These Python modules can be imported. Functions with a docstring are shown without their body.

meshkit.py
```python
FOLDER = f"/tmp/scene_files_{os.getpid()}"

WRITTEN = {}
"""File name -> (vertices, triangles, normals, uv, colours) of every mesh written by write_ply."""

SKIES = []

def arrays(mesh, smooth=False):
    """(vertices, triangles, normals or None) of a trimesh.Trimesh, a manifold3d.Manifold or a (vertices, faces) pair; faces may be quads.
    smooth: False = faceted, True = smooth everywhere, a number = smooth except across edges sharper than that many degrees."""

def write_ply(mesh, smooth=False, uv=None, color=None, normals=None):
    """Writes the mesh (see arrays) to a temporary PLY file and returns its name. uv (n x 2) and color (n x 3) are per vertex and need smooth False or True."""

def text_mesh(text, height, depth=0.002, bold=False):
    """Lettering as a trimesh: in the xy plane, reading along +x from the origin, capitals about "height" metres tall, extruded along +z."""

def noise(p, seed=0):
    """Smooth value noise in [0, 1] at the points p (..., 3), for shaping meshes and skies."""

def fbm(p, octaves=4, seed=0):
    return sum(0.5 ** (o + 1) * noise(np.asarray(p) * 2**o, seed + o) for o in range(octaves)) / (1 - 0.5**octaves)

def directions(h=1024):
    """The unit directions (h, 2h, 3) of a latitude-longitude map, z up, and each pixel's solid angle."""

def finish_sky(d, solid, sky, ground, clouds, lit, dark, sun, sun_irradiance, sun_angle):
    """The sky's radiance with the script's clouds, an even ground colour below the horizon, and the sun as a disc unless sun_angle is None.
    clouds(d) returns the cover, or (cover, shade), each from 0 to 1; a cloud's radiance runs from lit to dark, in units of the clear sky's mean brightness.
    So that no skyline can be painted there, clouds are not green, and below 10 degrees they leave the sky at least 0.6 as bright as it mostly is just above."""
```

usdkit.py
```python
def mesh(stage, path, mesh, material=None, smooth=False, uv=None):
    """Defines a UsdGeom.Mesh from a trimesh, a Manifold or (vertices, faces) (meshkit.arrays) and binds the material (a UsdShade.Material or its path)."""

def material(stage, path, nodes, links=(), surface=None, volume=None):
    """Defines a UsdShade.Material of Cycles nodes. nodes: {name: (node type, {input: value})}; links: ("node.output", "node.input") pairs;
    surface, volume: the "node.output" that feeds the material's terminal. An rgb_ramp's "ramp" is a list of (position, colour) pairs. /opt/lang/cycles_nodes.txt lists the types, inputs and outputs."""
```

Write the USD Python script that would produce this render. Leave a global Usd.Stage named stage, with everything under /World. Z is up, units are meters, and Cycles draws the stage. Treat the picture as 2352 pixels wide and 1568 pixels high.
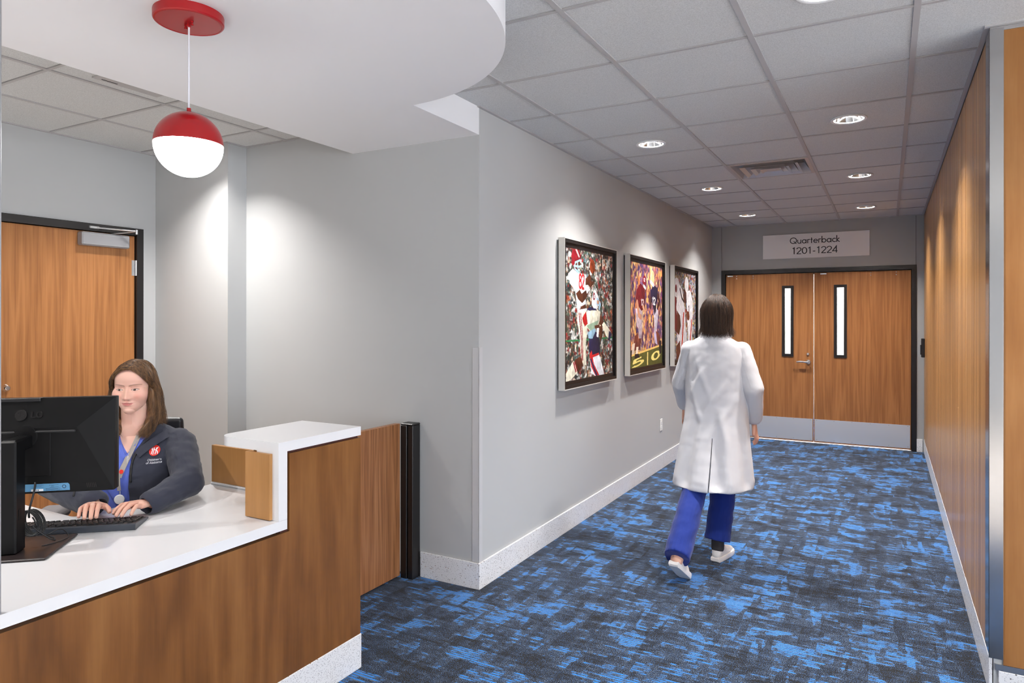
import math, random
import numpy as np, trimesh, usdkit, meshkit
import manifold3d as m3
import shapely
from shapely.geometry import Polygon, box as sbox, LineString, Point
from shapely.ops import unary_union
from pxr import Usd, UsdGeom, UsdLux, UsdShade, Gf, Sdf, Vt

stage = Usd.Stage.CreateInMemory()
UsdGeom.SetStageUpAxis(stage, 'Z'); UsdGeom.SetStageMetersPerUnit(stage, 1.0)
UsdGeom.Xform.Define(stage, '/World')
rng = np.random.default_rng(7); random.seed(7)

# ------------------------------------------------------------------ camera (solved from the photograph's vanishing lines)
CAM = (2.0353, -3.2822, 1.5374); YAW = 28.683; FPX = 1560.38; CX, CY = 1184.92, 730.37
cam = UsdGeom.Camera.Define(stage, '/World/camera')
cam.AddTranslateOp().Set(Gf.Vec3d(*CAM))
cam.AddRotateZOp().Set(YAW); cam.AddRotateXOp().Set(90.0); cam.AddRotateZOp(opSuffix='roll').Set(0.0545)
cam.CreateHorizontalApertureAttr(36.0); cam.CreateVerticalApertureAttr(24.0)
cam.CreateFocalLengthAttr(FPX * 36.0 / 2352)
cam.CreateHorizontalApertureOffsetAttr(-(CX - 1176) * 36 / 2352)
cam.CreateVerticalApertureOffsetAttr((CY - 784) * 36 / 2352)
cam.CreateClippingRangeAttr(Gf.Vec2f(0.05, 200)); cam.CreateExposureAttr(0.40)
# ------------------------------------------------------------------ daylight: an even overcast sky that comes in by the lobby's window openings
DAY = 2.05; LAMP = 1340.0; GLOBE = 27.0
dome = UsdLux.DomeLight.Define(stage, '/World/sky'); dome.CreateIntensityAttr(DAY); dome.CreateColorAttr(Gf.Vec3f(0.90, 0.96, 1.04))

# ------------------------------------------------------------------ helpers
used = {}
def numbered(parent, name):
    k = used.get((parent, name), 0); used[(parent, name)] = k + 1
    return f'{parent}/{name}' + (f'_{k:03d}' if k else '')
XF = {}
def tag(prim, label=None, cat=None, group=None, kind=None):
    for k, v in (('label', label), ('category', cat), ('group', group), ('kind', kind)):
        if v: prim.SetCustomDataByKey(k, v)
    return prim
def thing(name, label=None, cat=None, loc=(0, 0, 0), rotz=0.0, group=None, kind=None):
    path = numbered('/World', name); x = UsdGeom.Xform.Define(stage, path)
    x.AddTranslateOp().Set(Gf.Vec3d(*map(float, loc)))
    if rotz: x.AddRotateZOp().Set(math.degrees(rotz))
    M = trimesh.transformations.rotation_matrix(rotz, [0, 0, 1]); M[:3, 3] = loc
    XF[path] = np.linalg.inv(M)
    tag(x.GetPrim(), label, cat, group, kind)
    return path
def as_arrays(mesh):
    if hasattr(mesh, 'to_mesh'):
        q = mesh.to_mesh(); return np.array(q.vert_properties[:, :3], float), np.array(q.tri_verts)
    if isinstance(mesh, tuple): return np.array(mesh[0], float), np.array(mesh[1])
    return np.array(mesh.vertices, float), np.array(mesh.faces)
def part(parent, name, mesh, mat, smooth=False, label=None, local=False, kind=None, color=None):
    """One Mesh prim under parent; world coordinates unless local."""
    path = numbered(parent, name); top = '/'.join(parent.split('/')[:3])
    v, f = as_arrays(mesh)
    if top in XF and not local: v = trimesh.transform_points(v, XF[top])
    m = usdkit.mesh(stage, path, trimesh.Trimesh(v, f, process=False), f'/World/Looks/{mat}', smooth=smooth)
    if color is not None:
        pv = UsdGeom.PrimvarsAPI(m).CreatePrimvar('tint', Sdf.ValueTypeNames.Color3fArray, 'vertex'); pv.Set(Vt.Vec3fArray.FromNumpy(np.asarray(color, np.float32)))
    tag(m.GetPrim(), label, None, None, kind)
    return path
def solo(name, mesh, mat, label=None, cat=None, smooth=False, group=None, kind=None, color=None):
    path = part('/World', name, mesh, mat, smooth, color=color)
    tag(stage.GetPrimAtPath(path), label, cat, group, kind); return path
def sub(parent, name):
    """An empty part whose pieces follow."""
    path = numbered(parent, name); UsdGeom.Xform.Define(stage, path); return path

def bx(x0, x1, y0, y1, z0, z1, ch=0.0):
    lo, hi = np.minimum([x0, y0, z0], [x1, y1, z1]), np.maximum([x0, y0, z0], [x1, y1, z1])
    if ch <= 0:
        return trimesh.creation.box(bounds=[lo, hi])
    ch = min(ch, 0.45 * (hi - lo).min()); pts = []
    for sx in (0, 1):
        for sy in (0, 1):
            for sz in (0, 1):
                c = np.where([sx, sy, sz], hi, lo); d = np.where([sx, sy, sz], -ch, ch)
                for k in range(3):
                    q = c + d; q[k] = c[k]; pts.append(q)
    return trimesh.Trimesh(*as_arrays(m3.Manifold.hull_points(np.array(pts))), process=False)
def join(*ms):
    vs, fs, n = [], [], 0
    for m in ms:
        v, f = as_arrays(m); vs.append(v); fs.append(f + n); n += len(v)
    return trimesh.Trimesh(np.vstack(vs), np.vstack(fs), process=False)
def prism(poly, z0, z1):
    geoms = [g for g in getattr(poly, 'geoms', [poly]) if g.area > 1e-7]
    out = []
    for g in geoms:
        m = trimesh.creation.extrude_polygon(g, z1 - z0, engine='earcut'); m.apply_translation([0, 0, z0]); out.append(m)
    return join(*out)
def orient(mesh, O, U, V, N):
    """Local x,y,z -> O + x U + y V + z N."""
    v, f = as_arrays(mesh); O, U, V, N = (np.asarray(a, float) for a in (O, U, V, N))
    w = O + v[:, :1] * U + v[:, 1:2] * V + v[:, 2:3] * N
    if np.dot(np.cross(U, V), N) < 0: f = f[:, ::-1]
    return trimesh.Trimesh(w, f, process=False)
def wall_x(poly, x0, x1):   # polygon in (y,z), thickness x0..x1
    return orient(prism(poly, 0, x1 - x0), (x0, 0, 0), (0, 1, 0), (0, 0, 1), (1, 0, 0))
def wall_y(poly, y0, y1):   # polygon in (x,z)
    return orient(prism(poly, 0, y1 - y0), (0, y0, 0), (1, 0, 0), (0, 0, 1), (0, 1, 0))
def lathe(profile, seg=40, at=(0, 0, 0)):
    """profile of (r, z) from one end to the other, open or closed at r=0."""
    a = np.linspace(0, 2 * np.pi, seg, endpoint=False); v, f = [], []
    for r, z in profile: v += [(r * np.cos(t), r * np.sin(t), z) for t in a]
    for i in range(len(profile) - 1):
        for j in range(seg):
            k = (j + 1) % seg; p, q, s, t = i * seg + j, i * seg + k, (i + 1) * seg + k, (i + 1) * seg + j
            f += [(p, q, s), (p, s, t)]
    return trimesh.Trimesh(np.array(v) + at, np.array(f), process=False)
def cyl(p0, p1, r, seg=20, r1=None):
    p0, p1 = np.asarray(p0, float), np.asarray(p1, float); r1 = r if r1 is None else r1
    L = np.linalg.norm(p1 - p0); m = lathe([(0, 0), (r, 0), (r1, L), (0, L)], seg)
    T = trimesh.geometry.align_vectors([0, 0, 1], (p1 - p0) / L); m.apply_transform(T); m.apply_translation(p0); return m
def tube(pts, r, sides=8):
    p = np.asarray(pts, float); rr = np.broadcast_to(r, (len(p),))
    t = np.gradient(p, axis=0); t /= np.linalg.norm(t, axis=1, keepdims=True) + 1e-12
    a = np.cross(t[0], [0, 0, 1.0] if abs(t[0, 2]) < .9 else [1.0, 0, 0]); A = []
    for i in range(len(p)):
        a = a - t[i] * np.dot(a, t[i]); a /= np.linalg.norm(a) + 1e-12; A.append(a)
    A = np.array(A); B = np.cross(t, A); g = np.arange(sides) * 2 * np.pi / sides
    v = p[:, None] + rr[:, None, None] * (np.cos(g)[None, :, None] * A[:, None] + np.sin(g)[None, :, None] * B[:, None])
    n = len(p); f = []
    for i in range(n - 1):
        for j in range(sides):
            k = (j + 1) % sides; f += [(i * sides + j, i * sides + k, (i + 1) * sides + k), (i * sides + j, (i + 1) * sides + k, (i + 1) * sides + j)]
    for j in range(1, sides - 1):
        f += [(0, j + 1, j), ((n - 1) * sides, (n - 1) * sides + j, (n - 1) * sides + j + 1)]
    return trimesh.Trimesh(v.reshape(-1, 3), np.array(f), process=False)
def spline(pts, n=24):
    from scipy.interpolate import CubicSpline
    p = np.asarray(pts, float); s = np.r_[0, np.cumsum(np.linalg.norm(np.diff(p, axis=0), axis=1))]
    return CubicSpline(s, p)(np.linspace(0, s[-1], n))

# ------------------------------------------------------------------ materials
def srgb(*c):
    c = np.array(c, float) / 255.0; return tuple(np.where(c <= .04045, c / 12.92, ((c + .055) / 1.055) ** 2.4))
def plain(name, col, rough=0.5, metal=0.0, bump=0.0, bscale=300.0, spec=0.5, **kw):
    nodes = {'p': ('principled_bsdf', {'base_color': col, 'roughness': rough, 'metallic': metal, 'specular_ior_level': spec, **kw})}; links = []
    if bump:
        nodes |= {'g': ('geometry', {}), 'n': ('noise_texture', {'scale': bscale, 'detail': 3}), 'b': ('bump', {'strength': bump, 'distance': 0.002})}
        links += [('g.position', 'n.vector'), ('n.fac', 'b.height'), ('b.normal', 'p.normal')]
    return usdkit.material(stage, f'/World/Looks/{name}', nodes, links, surface='p.BSDF')
def emitter(name, col, strength):
    return usdkit.material(stage, f'/World/Looks/{name}', {'e': ('emission', {'color': col, 'strength': strength})}, [], surface='e.emission')
def wood(name, dark, mid, light, rough=0.35, rings=9.0, stretch=(2.6, 2.6, 0.22), fine=(60, 60, 1.3), coat=0.0, fine_mix=0.5, vary=0.0, mottle=0.0, spec=0.4):
    """Vertical grain: contour rings of a stretched noise (cathedrals) mixed with fine fibres."""
    n = {'g': ('geometry', {}), 'o': ('object_info', {}),
         'off': ('vector_math', {'math_type': 'multiply', 'vector2': (37.0, 23.0, 11.0)}),
         'cv': ('combine_xyz', {}), 'add': ('vector_math', {'math_type': 'add'}),
         'm1': ('mapping', {'scale': stretch}), 'n1': ('noise_texture', {'scale': 1.0, 'detail': 2.5, 'roughness': 0.5}),
         'k': ('math', {'math_type': 'multiply', 'value2': rings}), 'fr': ('math', {'math_type': 'pingpong', 'value2': 0.5}), 'k2': ('math', {'math_type': 'multiply', 'value2': 2.0}),
         'm2': ('mapping', {'scale': fine}), 'n2': ('noise_texture', {'scale': 1.0, 'detail': 5.0, 'roughness': 0.65}),
         'mx': ('mix_float', {'fac': fine_mix}), 'n2c': ('map_range', {'from_min': 0.32, 'from_max': 0.68, 'to_min': 0, 'to_max': 1, 'clamp': True}),
         'm3': ('mapping', {'scale': (7, 7, 2.4)}), 'n3': ('noise_texture', {'scale': 1.0, 'detail': 3.0}),
         'mm': ('mix_float', {'fac': mottle}),
         'r': ('rgb_ramp', {'ramp': [(0.16, dark), (0.5, mid), (0.84, light)]}),
         'hv': ('map_range', {'from_min': 0, 'from_max': 1, 'to_min': 1 - vary, 'to_max': 1 + vary}), 'hs': ('hsv', {}),
         'p': ('principled_bsdf', {'roughness': rough, 'coat_weight': coat, 'coat_roughness': 0.12, 'specular_ior_level': spec})}
    l = [('o.random', 'cv.x'), ('o.random', 'cv.y'), ('o.random', 'cv.z'), ('cv.vector', 'off.vector1'), ('g.position', 'add.vector1'), ('off.vector', 'add.vector2'),
         ('add.vector', 'm1.vector'), ('m1.vector', 'n1.vector'), ('n1.fac', 'k.value1'), ('k.value', 'fr.value1'), ('fr.value', 'k2.value1'),
         ('add.vector', 'm2.vector'), ('m2.vector', 'n2.vector'), ('k2.value', 'mx.a'), ('n2.fac', 'n2c.value'), ('n2c.result', 'mx.b'),
         ('add.vector', 'm3.vector'), ('m3.vector', 'n3.vector'), ('mx.result', 'mm.a'), ('n3.fac', 'mm.b'), ('mm.result', 'r.fac'),
         ('o.random', 'hv.value'), ('hv.result', 'hs.value'), ('r.color', 'hs.color'), ('hs.color', 'p.base_color')]
    return usdkit.material(stage, f'/World/Looks/{name}', n, l, surface='p.BSDF')

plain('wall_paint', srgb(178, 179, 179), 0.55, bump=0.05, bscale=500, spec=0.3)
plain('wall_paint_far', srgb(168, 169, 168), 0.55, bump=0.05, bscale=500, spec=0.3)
plain('soffit_white', srgb(226, 226, 228), 0.6)
plain('dark_gap', srgb(30, 24, 24), 0.7)
plain('frame_black', srgb(22, 19, 19), 0.38)
plain('grid_white', srgb(172, 170, 170), 0.45)
plain('white_metal', srgb(225, 225, 225), 0.35)
plain('solid_white', srgb(226, 226, 228), 0.28, bump=0.0)
plain('reveal_brown', srgb(66, 32, 28), 0.5)
plain('black_plastic', srgb(26, 25, 28), 0.33)
plain('black_matte', srgb(24, 23, 25), 0.6)
plain('steel_satin', (0.62, 0.62, 0.63), 0.3, metal=1.0)
plain('aluminium_paint', srgb(150, 150, 153), 0.35, metal=0.35)
plain('chrome', (0.75, 0.75, 0.76), 0.12, metal=1.0)
plain('red_paint', srgb(158, 16, 22), 0.28, spec=0.5)
plain('cord_clear', srgb(215, 215, 222), 0.3)
plain('reflector', (0.72, 0.72, 0.74), 0.09, metal=1.0)
plain('silver_frame', srgb(214, 210, 203), 0.4, metal=0.25)
plain('guard_plastic', srgb(188, 187, 188), 0.3)
plain('outlet_white', srgb(235, 235, 233), 0.4)
emitter('lamp_glow', (1.0, 0.965, 0.93), LAMP)
emitter('globe_glow', (1.0, 0.97, 0.95), GLOBE)
emitter('beyond_glow', (1.0, 0.97, 0.93), 26.0)
# brushed stainless, long vertical or horizontal scratches
def brushed(name, scale, rough=0.28):
    usdkit.material(stage, f'/World/Looks/{name}', {'g': ('geometry', {}), 'm': ('mapping', {'scale': scale}), 'n': ('noise_texture', {'scale': 1.0, 'detail': 3}),
        'r': ('map_range', {'from_min': .3, 'from_max': .7, 'to_min': rough - .05, 'to_max': rough + .06}),
        'p': ('principled_bsdf', {'base_color': (0.62, 0.62, 0.63), 'metallic': 1.0, 'anisotropic': 0.4})},
        [('g.position', 'm.vector'), ('m.vector', 'n.vector'), ('n.fac', 'r.value'), ('r.result', 'p.roughness')], surface='p.BSDF')
plain('steel_brushed', (0.56, 0.56, 0.57), 0.2, metal=1.0, anisotropic=0.5); plain('steel_kick', (0.74, 0.74, 0.74), 0.34, metal=0.55, anisotropic=0.6)
wood('door_wood', srgb(138, 89, 48), srgb(156, 103, 58), srgb(170, 115, 67), 0.4, rings=5.0, stretch=(12, 12, 0.5), fine=(140, 140, 2.2), fine_mix=0.5)
wood('gate_wood', srgb(118, 76, 46), srgb(144, 94, 58), srgb(162, 112, 74), 0.38, rings=6.0, stretch=(18, 18, 0.6), fine=(110, 110, 1.8), fine_mix=0.55)
wood('desk_wood', srgb(88, 54, 25), srgb(120, 77, 38), srgb(142, 97, 53), 0.36, rings=4.0, stretch=(5.0, 5.0, 0.7), fine=(60, 60, 3.0), fine_mix=0.32, mottle=0.6)
wood('maple_wood', srgb(166, 118, 66), srgb(190, 138, 84), srgb(206, 156, 100), 0.38, rings=4.0, stretch=(2.2, 2.2, 0.4), fine=(40, 40, 2.0), fine_mix=0.28, mottle=0.5)
wood('panel_wood', srgb(148, 104, 60), srgb(178, 130, 80), srgb(202, 156, 102), 0.30, rings=5.0, stretch=(9, 9, 0.1), fine=(140, 140, 0.5), fine_mix=0.6, vary=0.10, spec=0.5)
wood('end_wood', srgb(112, 70, 36), srgb(144, 96, 50), srgb(164, 116, 68), 0.36, rings=5.0, stretch=(1.8, 1.8, 0.35), fine=(50, 50, 3.0), fine_mix=0.3, mottle=0.6)
# ceiling board: fine fissured white
usdkit.material(stage, '/World/Looks/ceiling_board', {'g': ('geometry', {}), 'n': ('noise_texture', {'scale': 260.0, 'detail': 3, 'roughness': 0.7}), 'b': ('bump', {'strength': 0.55, 'distance': 0.003}),
    'r': ('rgb_ramp', {'ramp': [(0.3, srgb(182, 183, 183)), (0.6, srgb(210, 211, 210))]}), 'p': ('principled_bsdf', {'roughness': 0.85, 'specular_ior_level': 0.2})},
    [('g.position', 'n.vector'), ('n.fac', 'b.height'), ('b.normal', 'p.normal'), ('n.fac', 'r.fac'), ('r.color', 'p.base_color')], surface='p.BSDF')
# terrazzo: pale ground, voronoi chips in three sizes
usdkit.material(stage, '/World/Looks/terrazzo', {'g': ('geometry', {}),
    'v1': ('voronoi_texture', {'scale': 110.0, 'randomness': 1.0}), 's1': ('separate_color', {}), 'c1': ('math', {'math_type': 'less_than', 'value2': 0.13}), 'd1': ('math', {'math_type': 'less_than', 'value2': 0.36}), 'a1': ('math', {'math_type': 'multiply'}),
    'v2': ('voronoi_texture', {'scale': 260.0, 'randomness': 1.0}), 's2': ('separate_color', {}), 'c2': ('math', {'math_type': 'less_than', 'value2': 0.19}), 'd2': ('math', {'math_type': 'less_than', 'value2': 0.42}), 'a2': ('math', {'math_type': 'multiply'}),
    'r1': ('rgb_ramp', {'ramp': [(0.0, srgb(70, 66, 66)), (0.35, srgb(128, 124, 122)), (0.7, srgb(176, 172, 170)), (0.9, srgb(140, 108, 84))]}),
    'x2': ('mix', {'color1': srgb(222, 221, 222), 'color2': srgb(164, 162, 164)}), 'x1': ('mix', {}),
    'p': ('principled_bsdf', {'roughness': 0.3})},
    [('g.position', 'v1.vector'), ('g.position', 'v2.vector'), ('v1.color', 's1.color'), ('v2.color', 's2.color'), ('s1.r', 'c1.value1'), ('v1.distance', 'd1.value1'), ('c1.value', 'a1.value1'), ('d1.value', 'a1.value2'),
     ('s2.r', 'c2.value1'), ('v2.distance', 'd2.value1'), ('c2.value', 'a2.value1'), ('d2.value', 'a2.value2'), ('a2.value', 'x2.fac'), ('x2.color', 'x1.color1'), ('s1.g', 'r1.fac'), ('r1.color', 'x1.color2'), ('a1.value', 'x1.fac'), ('x1.color', 'p.base_color')], surface='p.BSDF')
# carpet tile: charcoal and blue speckle with bright blue tufted lines that run across the corridor in broken blocks
def M_(t, **k): return ('math', {'math_type': t, **k})
usdkit.material(stage, '/World/Looks/carpet', {'g': ('geometry', {}), 'sx': ('separate_xyz', {}),
    'ry': M_('multiply', value2=62.0), 'row': M_('floor'), 'fy': M_('fraction'), 'gap': M_('greater_than', value2=0.40),
    'cx': ('combine_xyz', {}), 'xs': M_('multiply', value2=8.0), 'rs': M_('multiply', value2=7.31), 'nl': ('noise_texture', {'scale': 1.0, 'detail': 3.0, 'roughness': 0.7}),
    'mb': ('mapping', {'scale': (7.0, 12.0, 1.0)}), 'vb': ('voronoi_texture', {'metric': 'chebychev', 'scale': 1.0, 'randomness': 0.9}), 'sb': ('separate_color', {}),
    'mb2': ('mapping', {'scale': (22.0, 4.5, 1.0), 'location': (3.1, 7.7, 0)}), 'vb2': ('voronoi_texture', {'metric': 'chebychev', 'scale': 1.0, 'randomness': 0.9}), 'sb2': ('separate_color', {}),
    'nb': ('noise_texture', {'scale': 3.2, 'detail': 2.0}),
    'q1': M_('multiply_add', value2=0.58, value3=0.0), 'q2': M_('multiply_add', value2=0.16), 'q3': M_('multiply_add', value2=0.12), 'q4': M_('multiply_add', value2=0.28),
    'th': ('map_range', {'from_min': 0.605, 'from_max': 0.675, 'to_min': 0, 'to_max': 1, 'clamp': True}), 'ln': M_('multiply'),
    'sp': ('map_range', {'from_min': 0.36, 'from_max': 0.64, 'to_min': 0, 'to_max': 1, 'clamp': True}), 'spn': ('noise_texture', {'scale': 260.0, 'detail': 2.0, 'roughness': 0.6}),
    
    'dk': ('map_range', {'from_min': 0.40, 'from_max': 0.68, 'to_min': -0.30, 'to_max': 0.24}), 'sa': M_('add'),
    'base': ('rgb_ramp', {'ramp': [(0.0, srgb(14, 12, 11)), (0.42, srgb(32, 29, 27)), (0.56, srgb(44, 52, 60)), (0.70, srgb(40, 80, 130)), (0.86, srgb(64, 104, 150)), (1.0, srgb(126, 134, 138))]}),
    'mx': ('mix', {'color2': srgb(48, 136, 220)}), 'bu': ('bump', {'strength': 0.7, 'distance': 0.004}),
    'p': ('principled_bsdf', {'roughness': 0.95, 'specular_ior_level': 0.1, 'sheen_weight': 0.12, 'sheen_roughness': 0.5})},
    [('g.position', 'sx.vector'), ('sx.y', 'ry.value1'), ('ry.value', 'row.value1'), ('ry.value', 'fy.value1'), ('fy.value', 'gap.value1'),
     ('sx.x', 'xs.value1'), ('row.value', 'rs.value1'), ('xs.value', 'cx.x'), ('rs.value', 'cx.y'), ('cx.vector', 'nl.vector'),
     ('g.position', 'mb.vector'), ('mb.vector', 'vb.vector'), ('vb.color', 'sb.color'), ('g.position', 'mb2.vector'), ('mb2.vector', 'vb2.vector'), ('vb2.color', 'sb2.color'), ('g.position', 'nb.vector'),
     ('nl.fac', 'q1.value1'), ('sb.r', 'q2.value1'), ('q1.value', 'q2.value3'), ('sb2.r', 'q3.value1'), ('q2.value', 'q3.value3'), ('nb.fac', 'q4.value1'), ('q3.value', 'q4.value3'),
     ('q4.value', 'th.value'), ('th.result', 'ln.value1'), ('gap.value', 'ln.value2'),
     ('g.position', 'spn.vector'), ('spn.fac', 'sp.value'),
     ('q4.value', 'dk.value'), ('sp.result', 'sa.value1'), ('dk.result', 'sa.value2'), ('sa.value', 'base.fac'), ('base.color', 'mx.color1'), ('ln.value', 'mx.fac'), ('mx.color', 'p.base_color'),
     ('sp.result', 'bu.height'), ('bu.normal', 'p.normal')], surface='p.BSDF')
usdkit.material(stage, '/World/Looks/pane_glass', {'t': ('transparent_bsdf', {'color': (0.96, 0.98, 0.97)}), 'g': ('glossy_bsdf', {'color': (1, 1, 1), 'roughness': 0.02}), 'f': ('fresnel', {'IOR': 1.5}), 'm': ('mix_closure', {})},
    [('f.fac', 'm.fac'), ('t.BSDF', 'm.closure1'), ('g.BSDF', 'm.closure2')], surface='m.closure')
def tinted(name, rough=0.5, spec=0.4, sheen=0.0, sss=0.0):
    n = {'a': ('attribute', {'attribute': 'tint'}), 'p': ('principled_bsdf', {'roughness': rough, 'specular_ior_level': spec, 'sheen_weight': sheen, 'subsurface_weight': sss, 'subsurface_scale': 0.01})}
    usdkit.material(stage, f'/World/Looks/{name}', n, [('a.color', 'p.base_color')], surface='p.BSDF')
tinted('canvas_print', 0.45); tinted('skin', 0.5, 0.35, sss=0.12)
# ================================================================== STRUCTURE
W, H, YF, SZ, T = 2.403, 2.731, 5.825, 2.578, 0.6096
X1 = 0.3059                                   # first grid runner from the picture wall
XO, XJ, YJ = -2.716, -1.922, -0.153           # office wall, side and face of the boxed column
YB, XR = -8.0, 7.0                            # unseen ends of the lobby
S = dict(kind='structure')
fl = thing('floor', 'blue and charcoal patterned carpet of the corridor with pale lobby flooring beside it', None, (0, 0, 0), **S)
plain('lobby_floor', srgb(222, 214, 207), 0.5)
lob = unary_union([sbox(-3.0, YB - .2, XR + .2, -2.3), sbox(3.3, YB - .2, XR + .2, .2), sbox(-3.0, -2.4, -.60, .2)])
part(fl, 'carpet', prism(sbox(-3.0, YB - .2, XR + .2, 8.2).difference(lob), -.1, 0), 'carpet'); part(fl, 'lobby_flooring', prism(lob, -.1, 0), 'lobby_floor')
# --- walls
wl = solo('wall_left', bx(-.12, 0, .12, 6.0, 0, H + .1), 'wall_paint', 'grey painted corridor wall that carries the three pictures', **S)
solo('wall_back', bx(XJ, 0, 0, .12, 0, H + .1), 'wall_paint', 'grey painted wall behind the reception gate', **S)
solo('wall_column', bx(XO, XJ, YJ, .12, 0, H + .1), 'wall_paint', 'boxed grey column between the office door and the back wall', **S)
hole = sbox(-1.266, -.01, -.254, 2.178)
solo('wall_office', wall_x(sbox(YB, 0, YJ, H + .1).difference(hole), XO - .14, XO), 'wall_paint', 'grey wall around the wooden office door', **S)
dg = 0.004
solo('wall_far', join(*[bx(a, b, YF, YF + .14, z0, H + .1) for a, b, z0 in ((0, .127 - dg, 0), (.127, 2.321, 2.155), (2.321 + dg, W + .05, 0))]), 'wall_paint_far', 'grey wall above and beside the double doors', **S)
solo('trim_1', join(bx(.121, .129, YF + .006, YF + .1, 2.155, H), bx(2.319, 2.327, YF + .006, YF + .1, 2.155, H)), 'dark_gap', 'dark vertical reveals above the double door frame', **S)
solo('wall_right', bx(W + .014, XR, .102, 6.0, 0, H + .1), 'wall_paint', 'wall carrying the wooden cladding', **S)
solo('wall_lobby_right', wall_x(sbox(YB, 0, .102, H + .1).difference(sbox(-7.2, .25, -.6, 2.45)), XR, XR + .15), 'wall_paint', 'lobby wall with a wide window opening', **S)
solo('wall_lobby_back', wall_y(sbox(-2.9, 0, XR + .15, H + .1), YB - .15, YB), 'wall_paint', 'lobby wall behind the camera', **S)
# --- office wall beyond the door and the lit passage beyond the double doors
solo('wall_office_beyond', bx(XO - 1.2, XO - 1.15, -1.6, 0, 0, 2.8), 'wall_paint', 'wall of the room behind the office door', **S)
pv = thing('wall_passage', 'white passage beyond the double doors', None, (0, YF + .14, 0), **S)
part(pv, 'side', bx(-.3, -.2, YF + .14, 8.2, 0, 2.9), 'wall_paint'); part(pv, 'side', bx(2.7, 2.8, YF + .14, 8.2, 0, 2.9), 'wall_paint')
part(pv, 'end', bx(-.3, 2.8, 8.1, 8.2, 0, 2.9), 'wall_paint'); part(pv, 'top', bx(-.3, 2.8, YF + .14, 8.2, 2.8, 2.9), 'wall_paint')
part(pv, 'light_panel', bx(.3, 2.2, 6.3, 7.8, 2.76, 2.79), 'beyond_glow')
# --- ceiling: boards in a grid, each board a piece
wallblk = sbox(W, .095, XR + 1, 9); plan = sbox(XO, YB, XR, YF).difference(unary_union([wallblk, sbox(XO - 1, YJ, XJ, 9), sbox(-3, 0, 0, 9)]))
ce = thing('ceiling', 'suspended ceiling of white square boards in a white grid', None, (0, 0, H), **S)
xs = [X1 + T * k for k in range(-6, 13)]; ys = [YF - T * k for k in range(0, 24)]
LIGHTS = [(X1 + T / 2, YF - T * k) for k in (1.5, 4.5, 7.5)] + [(X1 + 2.5 * T, YF - T * k) for k in (1.5, 4.5, 7.5, 10.5)] + [(X1 - 3.5 * T, YF - 10.5 * T)]
LOBBY_LIGHTS = [(X1 + 4.5 * T, YF - T * 17.5), (X1 + 6.5 * T, YF - T * 11.5), (X1 + 6.5 * T, YF - T * 15.5), (X1 - 3.5 * T, YF - T * 12.5), (X1 - 3.5 * T, YF - T * 16.5), (X1 - 2.5 * T, YF - T * 14.5), (X1 - 4.5 * T + .05, YF - T * 18.5), (X1 + 2.5 * T, YF - T * 18.5), (X1 + 6.5 * T, YF - T * 19.5)]
VENT = (X1 + T, YF - T * 6, X1 + 2 * T, YF - T * 5)
soffit = unary_union([sbox(-.94, YB, 0, 0), Point(0, -1.5).buffer(.89, 48)])
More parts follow.
